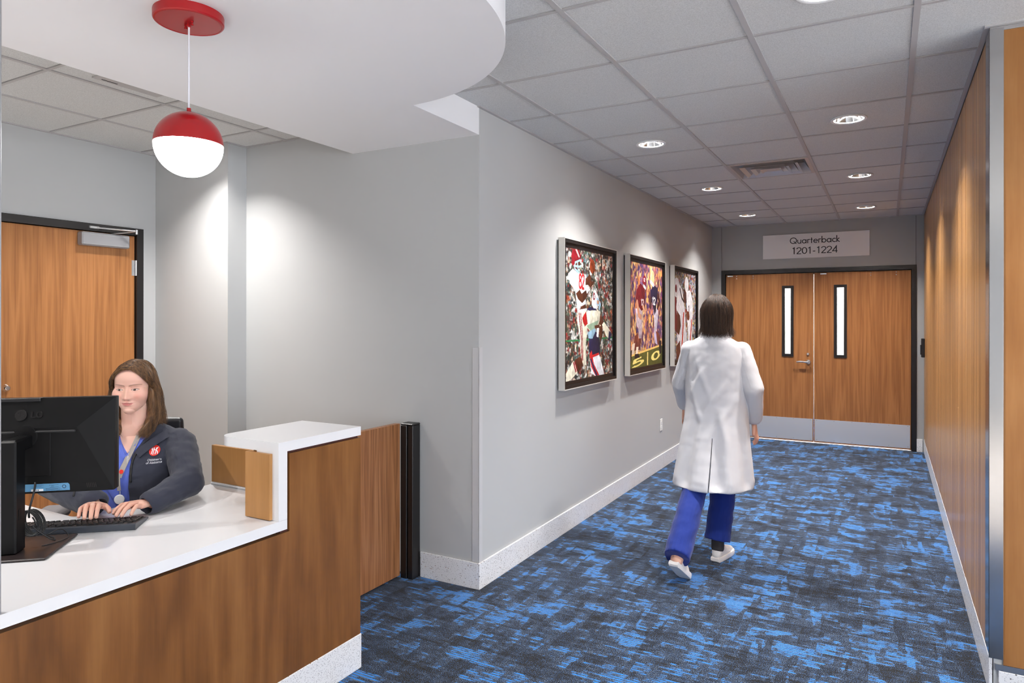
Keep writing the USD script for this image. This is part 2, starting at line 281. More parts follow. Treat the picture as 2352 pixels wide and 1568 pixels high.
for i in range(len(xs) - 1):
    for j in range(len(ys) - 1):
        cell = sbox(xs[i] + .0119, ys[j + 1] + .0119, xs[i + 1] - .0119, ys[j] - .0119); full = sbox(xs[i], ys[j + 1], xs[i + 1], ys[j])
        if full.contains(Point((VENT[0] + VENT[2]) / 2, (VENT[1] + VENT[3]) / 2)): continue
        near = ys[j] > -2.35 and xs[i] < 3.2
        if not near: continue
        g = cell.intersection(plan.buffer(-.004))
        if soffit.buffer(-.03).contains(g): continue
        for (lx, ly) in LIGHTS:
            if full.contains(Point(lx, ly)): g = g.difference(Point(lx, ly).buffer(.098, 24))
        if g.area > 2e-3: part(ce, 'board', prism(g, H + .005, H + .02), 'ceiling_board')
far_plan = plan.difference(sbox(XO - 1, ys[[y > -2.35 for y in ys].index(False)], xs[[x < 3.2 for x in xs].index(False)], 9)).intersection(sbox(XO, YB, XR, .095))
for (lx, ly) in LOBBY_LIGHTS: far_plan = far_plan.difference(Point(lx, ly).buffer(.098, 24))
part(ce, 'plain_board', prism(far_plan, H + .005, H + .02), 'ceiling_board')
def strip(a, b, c, d, z0=H, z1=H + .03):
    g = sbox(a, b, c, d).intersection(plan).difference(soffit.buffer(-.02))
    return prism(g, z0, z1) if g.area > 1e-4 else None
for x in xs:
    m = strip(x - .012, -4.0, x + .012, YF)
    if m is not None and x < 3.2: part(ce, 'grid_runner', m, 'grid_white')
for y in ys:
    m = strip(XO, y - .0085, 3.2, y + .0085, H + .0008)
    if m is not None and -4 < y < YF - .05: part(ce, 'cross_runner', m, 'grid_white')
edge = plan.difference(plan.buffer(-.02, join_style=2)).intersection(sbox(XO, -4, 4, YF + 1)).difference(soffit)
part(ce, 'wall_angle', prism(edge, H - .002, H + .012), 'grid_white')
part(ce, 'deck', bx(XO - .1, XR + .2, YB - .2, 6.0, H + .12, H + .16), 'wall_paint')
# dropped white bulkhead with a round nose over the desk
solo('ceiling_soffit', prism(soffit.intersection(sbox(-1, YB, 2, 0)), SZ, H + .06), 'soffit_white', 'dropped white ceiling bulkhead with a rounded nose above the desk', smooth=25, **S)
# --- terrazzo baseboards, in lengths
def base_run(name, label, p, q, n, joints=(), t=.012, h=.148, z0=0.0):
    b = thing(name, label, None, (p[0], p[1], 0), **S); p, q, n = np.array(p, float), np.array(q, float), np.array(n, float); L = np.linalg.norm(q - p); u = (q - p) / L
    cuts = [0, *joints, L]
    for a, c in zip(cuts[:-1], cuts[1:]):
        m = bx(a + .0006, c - .0006, 0, t, z0, h, .0015)
        part(b, 'base_length', orient(m, (*p, 0), (*u, 0), (*n, 0), (0, 0, 1)), 'terrazzo')
base_run('baseboard_left', 'speckled terrazzo baseboard along the picture wall', (0, -.012), (0, YF), (1, 0), (.60, 1.20, 1.79, 2.69, 3.6, 4.5))
base_run('baseboard_back', 'speckled terrazzo baseboard from the gate post to the corner', (-.402, 0), (0.0, 0), (0, -1))
base_run('baseboard_far', 'short terrazzo baseboard beside the double doors', (2.331, YF), (W - .012, YF), (0, -1))
base_run('baseboard_right', 'terrazzo baseboard under the wooden cladding', (W + .0105, .101), (W + .0105, YF), (-1, 0), (.9, 1.8, 2.7, 3.6, 4.5))
base_run('baseboard_end', 'terrazzo base under the wooden wall end', (W + .03, .102), (4.2, .102), (0, -1), (.9,), t=.01, h=.102)
# --- right wall: vertical boards, each a piece
cl = thing('wall_cladding', 'right corridor wall clad with golden wooden boards', None, (W, 3, 0), **S)
yy = .218; w = .1435; k = 0
while yy < YF - .03:
    y1 = min(yy + w, YF - .004)
    d = rng.uniform(-.0006, .0006)
    part(cl, 'board', bx(W + d, W + .014, yy + .0009, y1 - .0009, .15, H - .012, .0012), 'panel_wood')
    yy += w
part(cl, 'board_backing', bx(W + .010, W + .016, .12, YF, .10, H - .012), 'dark_gap')
solo('wall_end', bx(W + .047, 4.2, .097, .12, .128, H - .02), 'end_wood', 'wooden face of the wall end at the right edge', **S)
solo('trim_2', join(bx(W + .02, 4.2, .094, .112, .103, .127), bx(W, 4.2, .092, .112, H - .02, H - .003)), 'steel_satin', 'thin metal strips above and below the wooden wall end', **S)
# --- reception office door
D1 = -.254
d1 = thing('door_1', 'orange-brown wooden office door in a black frame behind the reception desk', None, (XO, -.76, 0), **S)
fo = sbox(-1.266, 0, D1, 2.178).difference(sbox(-1.217, -.1, -.303, 2.128))
part(d1, 'door_frame', wall_x(fo, XO - .10, XO + .014), 'frame_black')
lf = part(d1, 'leaf', bx(XO - .052, XO - .008, -1.213, -.307, .008, 2.124, .002), 'door_wood')
part(d1, 'stop', bx(XO - .09, XO - .055, -1.217, -.303, 0, 2.128), 'dark_gap')
part(d1, 'lock_cylinder', orient(join(lathe([(0, .022), (.012, .022), (.016, .018), (.022, .004), (.024, 0)], 28), bx(-.0015, .0015, -.006, .006, .018, .0235)), (XO - .008, -1.119, 1.104), (0, 1, 0), (0, 0, 1), (1, 0, 0)), 'chrome', smooth=40)
for z in (1.895, 1.06, .28):
    part(d1, 'hinge', join(cyl((XO + .004, -.303, z - .055), (XO + .004, -.303, z + .055), .0075, 14), bx(XO - .008, XO - .005, -.330, -.305, z - .055, z + .055), *[cyl((XO + .004, -.303, z + s * .033 - .0008), (XO + .004, -.303, z + s * .033 + .0008), .0082, 14) for s in (-1, -.33, .33, 1)]), 'steel_satin', smooth=40)
cb = sub(d1, 'door_closer')
part(cb, 'housing', bx(XO - .008, XO + .058, -.705, -.380, 2.024, 2.114, .008), 'aluminium_paint', smooth=30, label='silver rectangular door closer housing')
part(cb, 'housing_line', join(bx(XO + .0575, XO + .0590, -.700, -.385, 2.034, 2.036), bx(XO + .0575, XO + .0590, -.700, -.385, 2.099, 2.101)), 'steel_satin')
part(cb, 'arm', join(tube([(XO + .03, -.49, 2.112), (XO + .03, -.49, 2.120)], .010, 14), orient(bx(0, .16, -.011, .011, 0, .006, .002), (XO + .03, -.49, 2.114), *(lambda u: (u, np.cross([0, 0, 1.], u) , np.array([0, 0, 1.])))(np.array([.80, .58, .12]) / np.linalg.norm([.80, .58, .12]))),
     tube([(XO + .155, -.395, 2.14), (XO + .02, -.60, 2.150)], .006, 10), cyl((XO + .155, -.395, 2.118), (XO + .155, -.395, 2.15), .009, 14), bx(XO + .012, XO + .03, -.640, -.575, 2.142, 2.160, .003)), 'steel_satin', smooth=35)
# --- double doors at the end of the corridor
d2 = thing('door_2', 'double wooden doors with narrow lit windows at the end of the corridor', None, (1.23, YF, 0), **S)
fo = sbox(.125, 0, 2.330, 2.160).difference(sbox(.176, -.1, 2.280, 2.108))
part(d2, 'door_frame', wall_y(fo, YF - .012, YF + .12), 'frame_black')
part(d2, 'frame_stop', wall_y(sbox(.176, 0, 2.28, 2.108).difference(sbox(.196, -.1, 2.268, 2.086)), YF + .055, YF + .11), 'frame_black')
YL = YF + .010
def leafy(x0, x1, lx0, lx1, zb):
    g = sbox(x0, zb, x1, 2.100).difference(sbox(lx0 + .03, 1.09, lx1 - .03, 1.918))
    lf = part(d2, 'leaf', wall_y(g, YL, YL + .044), 'door_wood')
    vf = sbox(lx0, 1.061, lx1, 1.947).difference(sbox(lx0 + .032, 1.093, lx1 - .032, 1.915))
    part(lf, 'window_frame', wall_y(vf, YL - .010, YL + .05), 'frame_black', label='black frame around the narrow door window')
    part(lf, 'window_glass', bx(lx0 + .03, lx1 - .03, YL + .018, YL + .024, 1.09, 1.918), 'pane_glass')
    part(lf, 'kick_plate', bx(x0 + .008, x1 - .008, YL - .0025, YL, zb + .012, .297), 'steel_kick', label='brushed steel kick plate')
    part(lf, 'kick_plate_screw', join(*[orient(lathe([(.0045, 0), (.003, .0015), (0, .0018)], 10), (x, YL - .0025, z), (1, 0, 0), (0, 0, 1), (0, -1, 0)) for x in np.linspace(x0 + .03, x1 - .03, 6) for z in (zb + .03, .285)]), 'steel_satin')
    return lf
l1 = leafy(.182, 1.232, .869, 1.004, .016); l2 = leafy(1.240, 2.274, 1.463, 1.604, .016)
part(l1, 'lever_handle', join(orient(lathe([(0, .014), (.022, .014), (.028, .008), (.029, 0)], 28), (1.176, YL, .997), (1, 0, 0), (0, 0, 1), (0, -1, 0)), cyl((1.176, YL - .012, .997), (1.176, YL - .055, .997), .0095, 16),
     tube(spline([(1.180, YL - .052, .997), (1.13, YL - .056, 1.000), (1.08, YL - .055, 1.002), (1.045, YL - .050, .997)], 14), [.011] * 4 + [.010] * 6 + [.008] * 4, 12)), 'steel_satin', smooth=40, label='steel lever handle')
part(l1, 'lock_cylinder', orient(lathe([(0, .012), (.012, .012), (.018, .007), (.020, 0)], 24), (1.171, YL, 1.096), (1, 0, 0), (0, 0, 1), (0, -1, 0)), 'chrome', smooth=40)
part(d2, 'threshold', bx(.176, 2.28, YF - .005, YF + .12, 0, .009, .003), 'steel_satin')
for x, l in ((.235, l1), (1.345, l2)):
    part(l, 'top_bracket', bx(x - .035, x + .035, YL - .006, YL + .002, 2.076, 2.092, .001), 'chrome')
for xx, l in (((.315, .520), l1), ((1.86, 2.125), l2)):
    for x in xx: part(l, 'bolt_head', join(*[orient(lathe([(.008, 0), (.006, .003), (0, .0035)], 12), (x, YL, z), (1, 0, 0), (0, 0, 1), (0, -1, 0)) for z in (2.082, 2.052)]), 'chrome')
# ================================================================== FIXED THINGS
# metal guard on the wood corner, clear guard on the painted corner
g = thing('metal_corner_guard', 'tall brushed steel corner guard on the wooden wall end', 'corner guard', (W, .09, .16))
part(g, 'wing', bx(W - .0035, W - .001, .0885, .200, .165, H - .01, .0008), 'steel_brushed'); part(g, 'wing', bx(W - .0035, W + .046, .0885, .0915, .150, H - .01, .0008), 'steel_brushed')
g = thing('wall_corner_guard', 'pale plastic corner guard on the painted corner beside the gate', 'corner guard', (0, 0, .15))
part(g, 'wing', bx(0, .003, -.003, .036, .149, 1.371, .001), 'guard_plastic'); part(g, 'wing', bx(-.042, .003, -.003, 0, .149, 1.371, .001), 'guard_plastic')
# sign
# ------------------------------------------------------------------ geometric sans lettering, drawn from strokes (x-height 0.62, cap height 1)
def arc(cx, cy, r, a0, a1, n=28, ry=None):
    t = np.radians(np.linspace(a0, a1, n)); return [(cx + r * math.cos(a), cy + (ry or r) * math.sin(a)) for a in t]
GL = {  # name: (strokes, advance)
 'Q': ([arc(.5, .5, .45, 0, 360, 48), [(.55, .38), (.93, 0)]], 1.06), 'u': ([[(.06, .62), (.06, .27)] + arc(.28, .27, .22, 180, 360) + [(.50, .62)], [(.50, .62), (.50, 0)]], .66),
 'a': ([arc(.31, .31, .265, 0, 360, 40), [(.585, .62), (.585, 0)]], .74), 'r': ([[(.07, .62), (.07, 0)], arc(.26, .40, .19, 168, 52)], .44),
 't': ([[(.17, .86), (.17, 0)], [(.02, .575), (.32, .575)]], .42), 'e': ([[(.06, .33), (.57, .33)] + arc(.31, .31, .262, 4, 318, 40)], .68),
 'b': ([[(.07, 1.02), (.07, 0)], arc(.345, .31, .265, 0, 360, 40)], .73), 'c': ([arc(.31, .31, .265, 48, 312, 36)], .56),
 'k': ([[(.07, 1.02), (.07, 0)], [(.40, .62), (.10, .31), (.44, 0)]], .54),
 '1': ([[(.12, .82), (.30, .97), (.30, 0)]], .56), '2': ([arc(.28, .72, .24, 172, -32) + [(.04, .04)], [(.02, .04), (.53, .04)]], .62),
 '0': ([arc(.29, .5, .25, 0, 360, 40, ry=.455)], .62), '4': ([[(.42, 0), (.42, .95), (.02, .26), (.56, .26)]], .64), '-': ([[(.05, .36), (.33, .36)]], .42)}
def sans(text, h, stroke=.112):
    x, out = 0.0, []
    for ch in text:
        st, adv = GL[ch]
        for s in st: out.append(LineString([(x + a, b) for a, b in s]).buffer(stroke / 2, cap_style=2, join_style=2 if len(s) < 5 else 1))
        x += adv
    g = unary_union(out); g = shapely.affinity.scale(g, h, h, origin=(0, 0)); return g
import shapely.affinity
sg = thing('wall_sign', 'pale sign reading Quarterback 1201-1224 above the double doors', 'sign', (1.245, YF, 2.287))
plain('sign_face', srgb(232, 230, 230), 0.25); plain('letter_black', srgb(22, 20, 22), 0.5)
part(sg, 'panel', bx(.643, 1.848, YF - .014, YF - .001, 2.287, 2.588, .0015), 'sign_face')
for txt, x0, x1, zb, h in (('Quarterback', .963, 1.528, 2.466, .079), ('1201-1224', .992, 1.503, 2.337, .082)):
    g = sans(txt, h); a, b = g.bounds[0], g.bounds[2]; k = (x1 - x0) / (b - a)
    g = shapely.affinity.scale(shapely.affinity.translate(g, -a, 0), k, 1, origin=(0, 0))
    part(sg, 'lettering', orient(prism(g, 0, .002), (x0, YF - .0138, zb), (1, 0, 0), (0, 0, 1), (0, -1, 0)), 'letter_black', label=f'black lettering {txt}')
# ------------------------------------------------------------------ framed paintings: print colours live on the vertices of the canvas
def paint_canvas(seed, y0, y1, z0, z1, x, back, shapes, texts=(), ground=None, ny=230, nz=310):
    """back(u,v,rng)->rgb. shapes: list of (srgb colour, polygon in 0..1 u right, v down, shade)."""
    U, V = np.meshgrid(np.linspace(0, 1, ny), np.linspace(0, 1, nz)); rgb = back(U, V)
    pts = np.stack([U * 30, V * 30, 0 * U + seed], -1); bru = meshkit.fbm(pts * np.array([1.4, 1.0, 1]), 4, seed)
    def fill(col, poly, sh=.35):
        if not isinstance(poly, shapely.Geometry): poly = Polygon(poly).buffer(0)
        p = poly.buffer(.003).buffer(-.002)
        m = shapely.contains_xy(p, U, V)
        if not m.any(): return
        a, b, c, d = p.bounds; s = (U - a) / max(c - a, 1e-6); t = (V - b) / max(d - b, 1e-6)
        lit = 1.12 - sh * (.55 * s + .35 * t) + sh * 1.3 * (bru - .5)
        q = np.clip(np.array(srgb(*col))[None, None] * lit[..., None] ** 1.6, 0, 1); rgb[m] = q[m]
    for s in shapes: fill(*s)
    v = np.stack([np.full(U.shape, x), y0 + (y1 - y0) * U, z1 - (z1 - z0) * V], -1).reshape(-1, 3)
    i, j = np.meshgrid(np.arange(nz - 1), np.arange(ny - 1), indexing='ij'); a = (i * ny + j).ravel(); f = np.vstack([np.stack([a, a + ny, a + ny + 1], 1), np.stack([a, a + ny + 1, a + 1], 1)])
    return trimesh.Trimesh(v, f, process=False), rgb.reshape(-1, 3)
def crowd(palette, seed, su=30, sv=34, lo=.35):
    pal = np.array([srgb(*c) for c in palette])
    def back(U, V):
        out = np.zeros(U.shape + (3,)); r = np.random.default_rng(seed)
        n = len(pal); sc = np.stack([meshkit.fbm(np.stack([U * su, V * sv, 0 * U + 9.3 * k], -1), 3, seed + k) for k in range(n)], -1)
        e = np.exp((sc - sc.max(-1, keepdims=True)) * 34); out = (e / e.sum(-1, keepdims=True)) @ pal; gr = meshkit.noise(np.stack([U * su * 5, V * sv * 4, 0 * U + 5], -1), seed + 90); out = out * (.72 + .56 * gr)[..., None]
        val = meshkit.fbm(np.stack([U * su * 1.7, V * sv * 1.4, 0 * U + 77], -1), 3, seed + 50)
        return np.clip(out * (lo + 1.5 * (val - .15))[..., None], 0, 1)
    return back
def ell(cx, cy, rx, ry, rot=0): return shapely.affinity.rotate(shapely.affinity.scale(Point(cx, cy).buffer(1, 16), rx, ry), rot, origin=(cx, cy))
def limb(pts, w): return unary_union([LineString(pts).buffer(w)])
def digits(txt, cx, cy, w, h, slant=0):
    g = sans_digits(txt); a, b, c, d = g.bounds; g = shapely.affinity.affine_transform(g, [w / (c - a), 0, 0, -h / (d - b), cx - w / 2 - a * w / (c - a), cy + h / 2 + b * h / (d - b)])
    return shapely.affinity.skew(g, ys=slant, origin=(cx, cy))
GL['8'] = ([arc(.29, .73, .20, 0, 360, 30), arc(.29, .27, .25, 0, 360, 30)], .62); GL['5'] = ([[(.48, .95), (.14, .95), (.10, .56)] + arc(.28, .31, .26, 110, -150)], .62)
def sans_digits(t): return sans(t, 1.0, .17)
def n1(x, y):   # points read off the first picture, undone from its perspective
    u = (x - 118) / 457.; top = 120 + (x - 118) * .208; bot = 1465 - (x - 118) * .197; return (u, (y - top) / (bot - top))
def P1(*pts): return [n1(*p) for p in pts]
WH, CR, BR, MA, NV, RD, LB = (236, 240, 246), (240, 236, 214), (92, 48, 30), (132, 20, 34), (30, 34, 74), (196, 34, 38), (150, 190, 214)
art1 = [((40, 120, 70), P1((118, 1050), (575, 1015), (575, 1028), (118, 1064)), .2),
 (CR, P1((455, 880), (480, 868), (548, 955), (535, 1035), (500, 1000)), .3), (NV, P1((535, 950), (560, 985), (540, 1060), (525, 1035)), .2), (BR, P1((425, 800), (450, 800), (478, 865), (452, 905), (425, 880)), .5),
 (MA, P1((172, 215), (182, 165), (210, 146), (240, 165), (258, 220), (255, 262), (225, 262), (205, 300), (230, 388), (200, 360), (176, 290)), .6), ((226, 170, 170), P1((205, 150), (218, 148), (245, 230), (236, 236)), .2),
 (BR, P1((210, 285), (240, 258), (250, 300), (240, 350), (218, 340)), .5)]
art1 += [(LB, limb(P1(*q), .007), .2) for q in ([(205, 285), (250, 262)], [(195, 320), (255, 325)], [(205, 285), (200, 345), (240, 388)], [(225, 275), (232, 380)])]
art1 += [(WH, P1((145, 400), (185, 348), (230, 392), (270, 395), (300, 440), (325, 545), (300, 560), (298, 690), (225, 758), (214, 640), (205, 560), (160, 490)), .35),
 (RD, digits('82', n1(262, 470)[0], n1(262, 470)[1], .11, .125, 4), .2),
 (BR, P1((212, 590), (245, 552), (262, 592), (298, 560), (318, 528), (335, 560), (300, 640), (268, 682), (232, 645)), .7), (WH, P1((300, 545), (325, 520), (330, 560), (312, 590)), .2), (BR, P1((252, 720), (298, 695), (300, 742), (255, 748)), .5),
 (BR, P1((298, 445), (338, 398), (352, 430), (345, 470), (380, 465), (376, 492), (342, 532), (322, 500), (300, 505)), .6), (WH, P1((340, 372), (358, 380), (352, 410), (338, 398)), .2),
 ((150, 66, 34), ell(*n1(363, 322), .056, .056, 12), .9), (CR, P1((228, 758), (305, 738), (318, 905), (300, 1100), (306, 1292), (262, 1292), (244, 1000), (222, 850)), .4),
 (MA, limb(P1((240, 785), (258, 1000), (266, 1265)), .007), .1), (MA, limb(P1((254, 785), (270, 1000), (274, 1240)), .006), .1), (WH, P1((228, 752), (310, 735), (310, 755), (228, 775)), .1),
 (CR, P1((310, 770), (330, 735), (405, 738), (442, 772), (436, 850), (420, 902), (385, 952), (345, 962), (300, 905)), .45), ((150, 176, 150), P1((308, 905), (425, 850), (405, 925), (350, 962)), .3), (NV, P1((312, 745), (345, 720), (400, 738), (405, 752), (330, 755)), .2),
 (RD, P1((268, 830), (302, 765), (318, 885), (292, 912), (276, 872)), .6), (WH, P1((356, 650), (368, 585), (392, 560), (414, 600), (428, 655), (412, 738), (376, 732), (358, 700)), .35), (MA, ell(*n1(379, 615), .022, .030), .3), (WH, ell(*n1(380, 616), .010, .014), .1),
 (LB, limb(P1((412, 640), (440, 700), (430, 735)), .012), .2), (LB, limb(P1((408, 690), (438, 690)), .010), .2), ((208, 140, 100), P1((412, 650), (428, 662), (425, 690), (410, 690)), .3),
 (NV, P1((330, 1040), (392, 962), (428, 990), (440, 1180), (345, 1205), (330, 1150)), .6), (LB, P1((318, 975), (388, 930), (395, 955), (365, 1030), (325, 1030)), .4), (WH, P1((408, 920), (430, 930), (422, 1020), (405, 1010)), .2), (BR, P1((430, 915), (462, 900), (465, 1000), (445, 1070), (432, 1000)), .5), (BR, P1((385, 905), (430, 895), (432, 922), (390, 935)), .4),
 (WH, P1((338, 1210), (425, 1175), (452, 1262), (486, 1390), (400, 1405), (352, 1372)), .35), (RD, P1((335, 1190), (356, 1150), (378, 1285), (432, 1392), (398, 1402), (352, 1310)), .3), (NV, limb(P1((350, 1240), (380, 1330), (408, 1395)), .010), .1), (RD, P1((338, 1205), (425, 1172), (428, 1192), (342, 1228)), .2),
 (BR, P1((205, 1240), (254, 1205), (276, 1292), (226, 1372), (196, 1300)), .8), (CR, P1((118, 1395), (192, 1250), (226, 1365), (170, 1432), (128, 1462)), .4), (MA, limb(P1((192, 1272), (212, 1355)), .008), .1), (MA, limb(P1((204, 1262), (222, 1345)), .006), .1), ((28, 26, 30), P1((118, 1340), (126, 1370), (128, 1420), (118, 1420)), .2)]
pal1 = [(210, 214, 210), (40, 72, 62), (160, 84, 46), (62, 48, 46), (150, 40, 44), (120, 150, 160), (30, 38, 44), (70, 90, 76), (226, 200, 170), (44, 46, 40)]
TRI = lambda *p: list(p)
art2 = [((92, 96, 44), TRI((0, .875), (1, .80), (1, 1), (0, 1)), .4), ((236, 196, 110), TRI((0, .868), (1, .795), (1, .812), (0, .885)), .2), ((240, 214, 130), TRI((.505, .86), (.535, .86), (.53, .985), (.50, .985)), .1),
 ((240, 220, 130), digits('5', .24, .94, .34, .075, -6), .1), ((240, 220, 130), digits('0', .78, .905, .30, .085, -6), .1),
 ((206, 186, 196), TRI((.16, .44), (.36, .44), (.36, .62), (.33, .74), (.26, .74), (.24, .62), (.20, .60)), .5), ((120, 60, 50), TRI((.14, .70), (.24, .66), (.22, .82), (.12, .83)), .4), ((230, 210, 190), TRI((.07, .77), (.15, .76), (.12, .86), (.04, .86)), .2), ((36, 26, 30), TRI((.0, .84), (.07, .82), (.05, .92), (.0, .93)), .2),
 ((120, 60, 50), TRI((.25, .72), (.33, .72), (.28, .83), (.20, .83)), .4), ((236, 220, 200), TRI((.19, .80), (.25, .80), (.22, .88), (.17, .88)), .1), ((36, 26, 30), TRI((.15, .865), (.25, .865), (.28, .90), (.14, .905)), .2),
 ((122, 22, 38), TRI((.20, .26), (.30, .20), (.42, .24), (.44, .34), (.40, .44), (.33, .46), (.26, .42), (.20, .40), (.17, .36)), .6), ((232, 214, 214), digits('12', .36, .375, .08, .07), .2), ((210, 150, 120), limb([(.21, .38), (.26, .50), (.32, .52)], .024), .3), ((210, 150, 120), limb([(.38, .42), (.45, .48)], .018), .3),
 ((140, 24, 40), ell(.42, .17, .052, .052), .6), ((232, 214, 214), digits('12', .42, .16, .05, .035), .1), ((230, 210, 214), limb([(.40, .22), (.45, .24)], .014), .1),
 ((214, 206, 220), TRI((.70, .44), (.86, .42), (.84, .56), (.80, .66), (.76, .72), (.72, .70), (.73, .58)), .5), ((200, 190, 226), TRI((.72, .70), (.80, .64), (.84, .80), (.76, .78)), .4), ((120, 60, 50), TRI((.78, .66), (.88, .68), (.94, .78), (.84, .80)), .4), ((36, 28, 34), TRI((.88, .76), (.96, .76), (.97, .88), (.90, .90)), .2),
 ((30, 26, 58), TRI((.60, .26), (.70, .20), (.82, .22), (.86, .30), (.80, .38), (.78, .46), (.74, .50), (.70, .44), (.66, .38), (.60, .36)), .5), ((236, 232, 236), digits('12', .715, .355, .10, .085), .1), ((70, 36, 34), limb([(.61, .34), (.60, .42)], .024), .3), ((70, 36, 34), limb([(.85, .30), (.90, .36), (.84, .42)], .026), .3),
 ((240, 204, 150), ell(.665, .13, .065, .075), .4), ((210, 214, 226), limb([(.61, .17), (.70, .20)], .018), .1)]
pal2 = [(236, 170, 96), (92, 60, 110), (216, 130, 80), (64, 48, 96), (240, 206, 140), (160, 84, 84), (120, 90, 140), (84, 50, 70)]
art3 = [((120, 24, 34), TRI((0, .26), (.10, .30), (.16, .50), (.12, .70), (.0, .62)), .5), ((236, 236, 240), ell(.12, .19, .13, .11), .35), ((110, 24, 34), ell(.09, .20, .035, .045), .2),
 ((236, 236, 242), TRI((.20, .14), (.36, .20), (.48, .44), (.52, .62), (.64, .98), (.50, 1), (.44, .78), (.34, 1), (.16, 1), (.14, .60), (.10, .40)), .4), ((40, 40, 52), limb([(.26, .20), (.34, .30), (.44, .34)], .014), .1), ((190, 60, 40), limb([(.42, .48), (.38, .72), (.32, .95)], .022), .2), ((96, 50, 36), TRI((.12, .44), (.26, .50), (.30, .62), (.22, .72), (.12, .68)), .6),
 ((96, 50, 36), ell(.50, .27, .07, .09), .5), ((238, 238, 242), ell(.56, .14, .09, .09), .3), ((60, 60, 70), limb([(.47, .24), (.54, .34)], .012), .1), ((238, 238, 244), TRI((.54, .22), (.74, .20), (.86, .34), (.84, .62), (.80, 1), (.66, 1), (.62, .70), (.58, .44)), .4), ((60, 40, 40), digits('1', .66, .42, .04, .10), .1), ((120, 60, 40), ell(.63, .50, .07, .05, 20), .5), ((190, 60, 40), limb([(.80, .56), (.74, .78), (.70, .98)], .020), .2), ((104, 56, 40), TRI((.10, .84), (.26, .78), (.30, 1), (.12, 1)), .6)]
pal3 = [(200, 196, 190), (60, 66, 60), (110, 70, 54), (150, 170, 200), (214, 190, 100), (40, 40, 46), (120, 130, 120), (170, 60, 54), (70, 90, 130)]
for nm, ya, yb, art, pal, sd in (('first', 1.037, 2.090, art1, pal1, 3), ('second', 2.406, 3.505, art2, pal2, 11), ('third', 3.825, 4.860, art3, pal3, 23)):
    lab = {'first': 'framed painting of a football player in white reaching for the ball, nearest the corner', 'second': 'framed painting with orange and purple crowd and yard-line 50, middle of the three', 'third': 'framed painting of white-shirted football players, farthest along the corridor wall'}[nm]
    fz0, fz1, fx = 1.030, 2.103, .060
    fr = thing('framed_painting', lab, 'painting', (0.0, (ya + yb) / 2, fz0))
    o, i1, i2 = sbox(ya, fz0, yb, fz1), sbox(ya + .006, fz0 + .006, yb - .006, fz1 - .006), sbox(ya + .058, fz0 + .058, yb - .058, fz1 - .058)
    part(fr, 'frame', wall_x(o.difference(i1), .012, fx), 'silver_frame', label='silver outer frame'); part(fr, 'liner', join(wall_x(i1.difference(sbox(ya + .030, fz0 + .030, yb - .030, fz1 - .030)), .014, fx - .004), wall_x(sbox(ya + .03, fz0 + .03, yb - .03, fz1 - .03).difference(i2), .014, fx - .018)), 'frame_black', label='black stepped inner frame')
    part(fr, 'backing', bx(.003, .016, ya + .012, yb - .012, fz0 + .012, fz1 - .012), 'dark_gap')
    cv, col = paint_canvas(sd, ya + .05, yb - .05, fz0 + .05, fz1 - .05, fx - .022, crowd(pal, sd) if nm != 'second' else crowd(pal, sd, 30, 17, .45), art)
    part(fr, 'canvas', cv, 'canvas_print', color=col)
# ------------------------------------------------------------------ small fixed things
ol = thing('wall_outlet', 'white wall outlet low on the corridor wall under the second picture', 'outlet', (0, 3.534, .448))
part(ol, 'cover_plate', bx(0, .006, 3.497, 3.571, .388, .508, .002), 'outlet_white')
for z in (.472, .424):
    part(ol, 'socket', orient(prism(Point(0, 0).buffer(.017, 12).intersection(sbox(-.0145, -.02, .0145, .02)), 0, .0025), (.006, 3.534, z), (0, 1, 0), (0, 0, 1), (1, 0, 0)), 'outlet_white')
    part(ol, 'slot', join(*[bx(.0084, .0088, 3.534 + s - .0012, 3.534 + s + .0012, z, z + .008) for s in (-.006, .006)]), 'dark_gap')
cr = thing('card_reader', 'black card reader box on the right wall beside the double doors', 'card reader', (W, 5.66, 1.09))
part(cr, 'housing', bx(W - .034, W - .0005, 5.60, 5.70, 1.10, 1.312, .004), 'black_plastic'); part(cr, 'swipe_slot', bx(W - .044, W - .034, 5.615, 5.66, 1.13, 1.24, .003), 'black_matte'); part(cr, 'indicator', cyl((W - .034, 5.675, 1.285), (W - .0375, 5.675, 1.285), .007, 14), 'steel_satin')
# downlights
def downlight(x, y, label):
    t = thing('downlight', label, 'ceiling light', (x, y, H))
    part(t, 'trim_ring', lathe([(.083, .004), (.083, -.001), (.090, -.0045), (.099, -.004), (.101, .001), (.099, .0045)], 44), 'white_metal', smooth=50, local=True)
    part(t, 'reflector', lathe([(.084, .001), (.080, .02), (.072, .05), (.066, .072), (.058, .092)], 44), 'reflector', smooth=True, local=True)
    part(t, 'lamp', lathe([(0, .090), (.060, .090)], 36), 'lamp_glow', local=True)
    part(t, 'can', lathe([(.090, .0055), (.090, .1005), (0, .1005)], 32), 'aluminium_paint', local=True)
    return t
names = ['farthest downlight of the left row, near the double doors', 'middle downlight of the left row over the corridor', 'nearest downlight of the left row over the pictures', 'farthest downlight of the right row, near the double doors', 'right-row downlight second from the double doors', 'right-row downlight third from the double doors, with bright reflector', 'downlight cut off by the top edge of the picture', 'downlight in the office ceiling hidden behind the red pendant']
for (x, y), lab in zip(LIGHTS, names): downlight(x, y, lab)
for k, (x, y) in enumerate(LOBBY_LIGHTS): downlight(x, y, ['lobby downlight above the camera side', 'lobby downlight beyond the wooden wall end', 'lobby downlight right of the camera', 'office downlight left of the desk', 'second office downlight left of the desk', 'third office downlight left of the desk', 'office downlight deep in the room', 'lobby downlight behind the camera', 'lobby downlight in the far corner'][k])
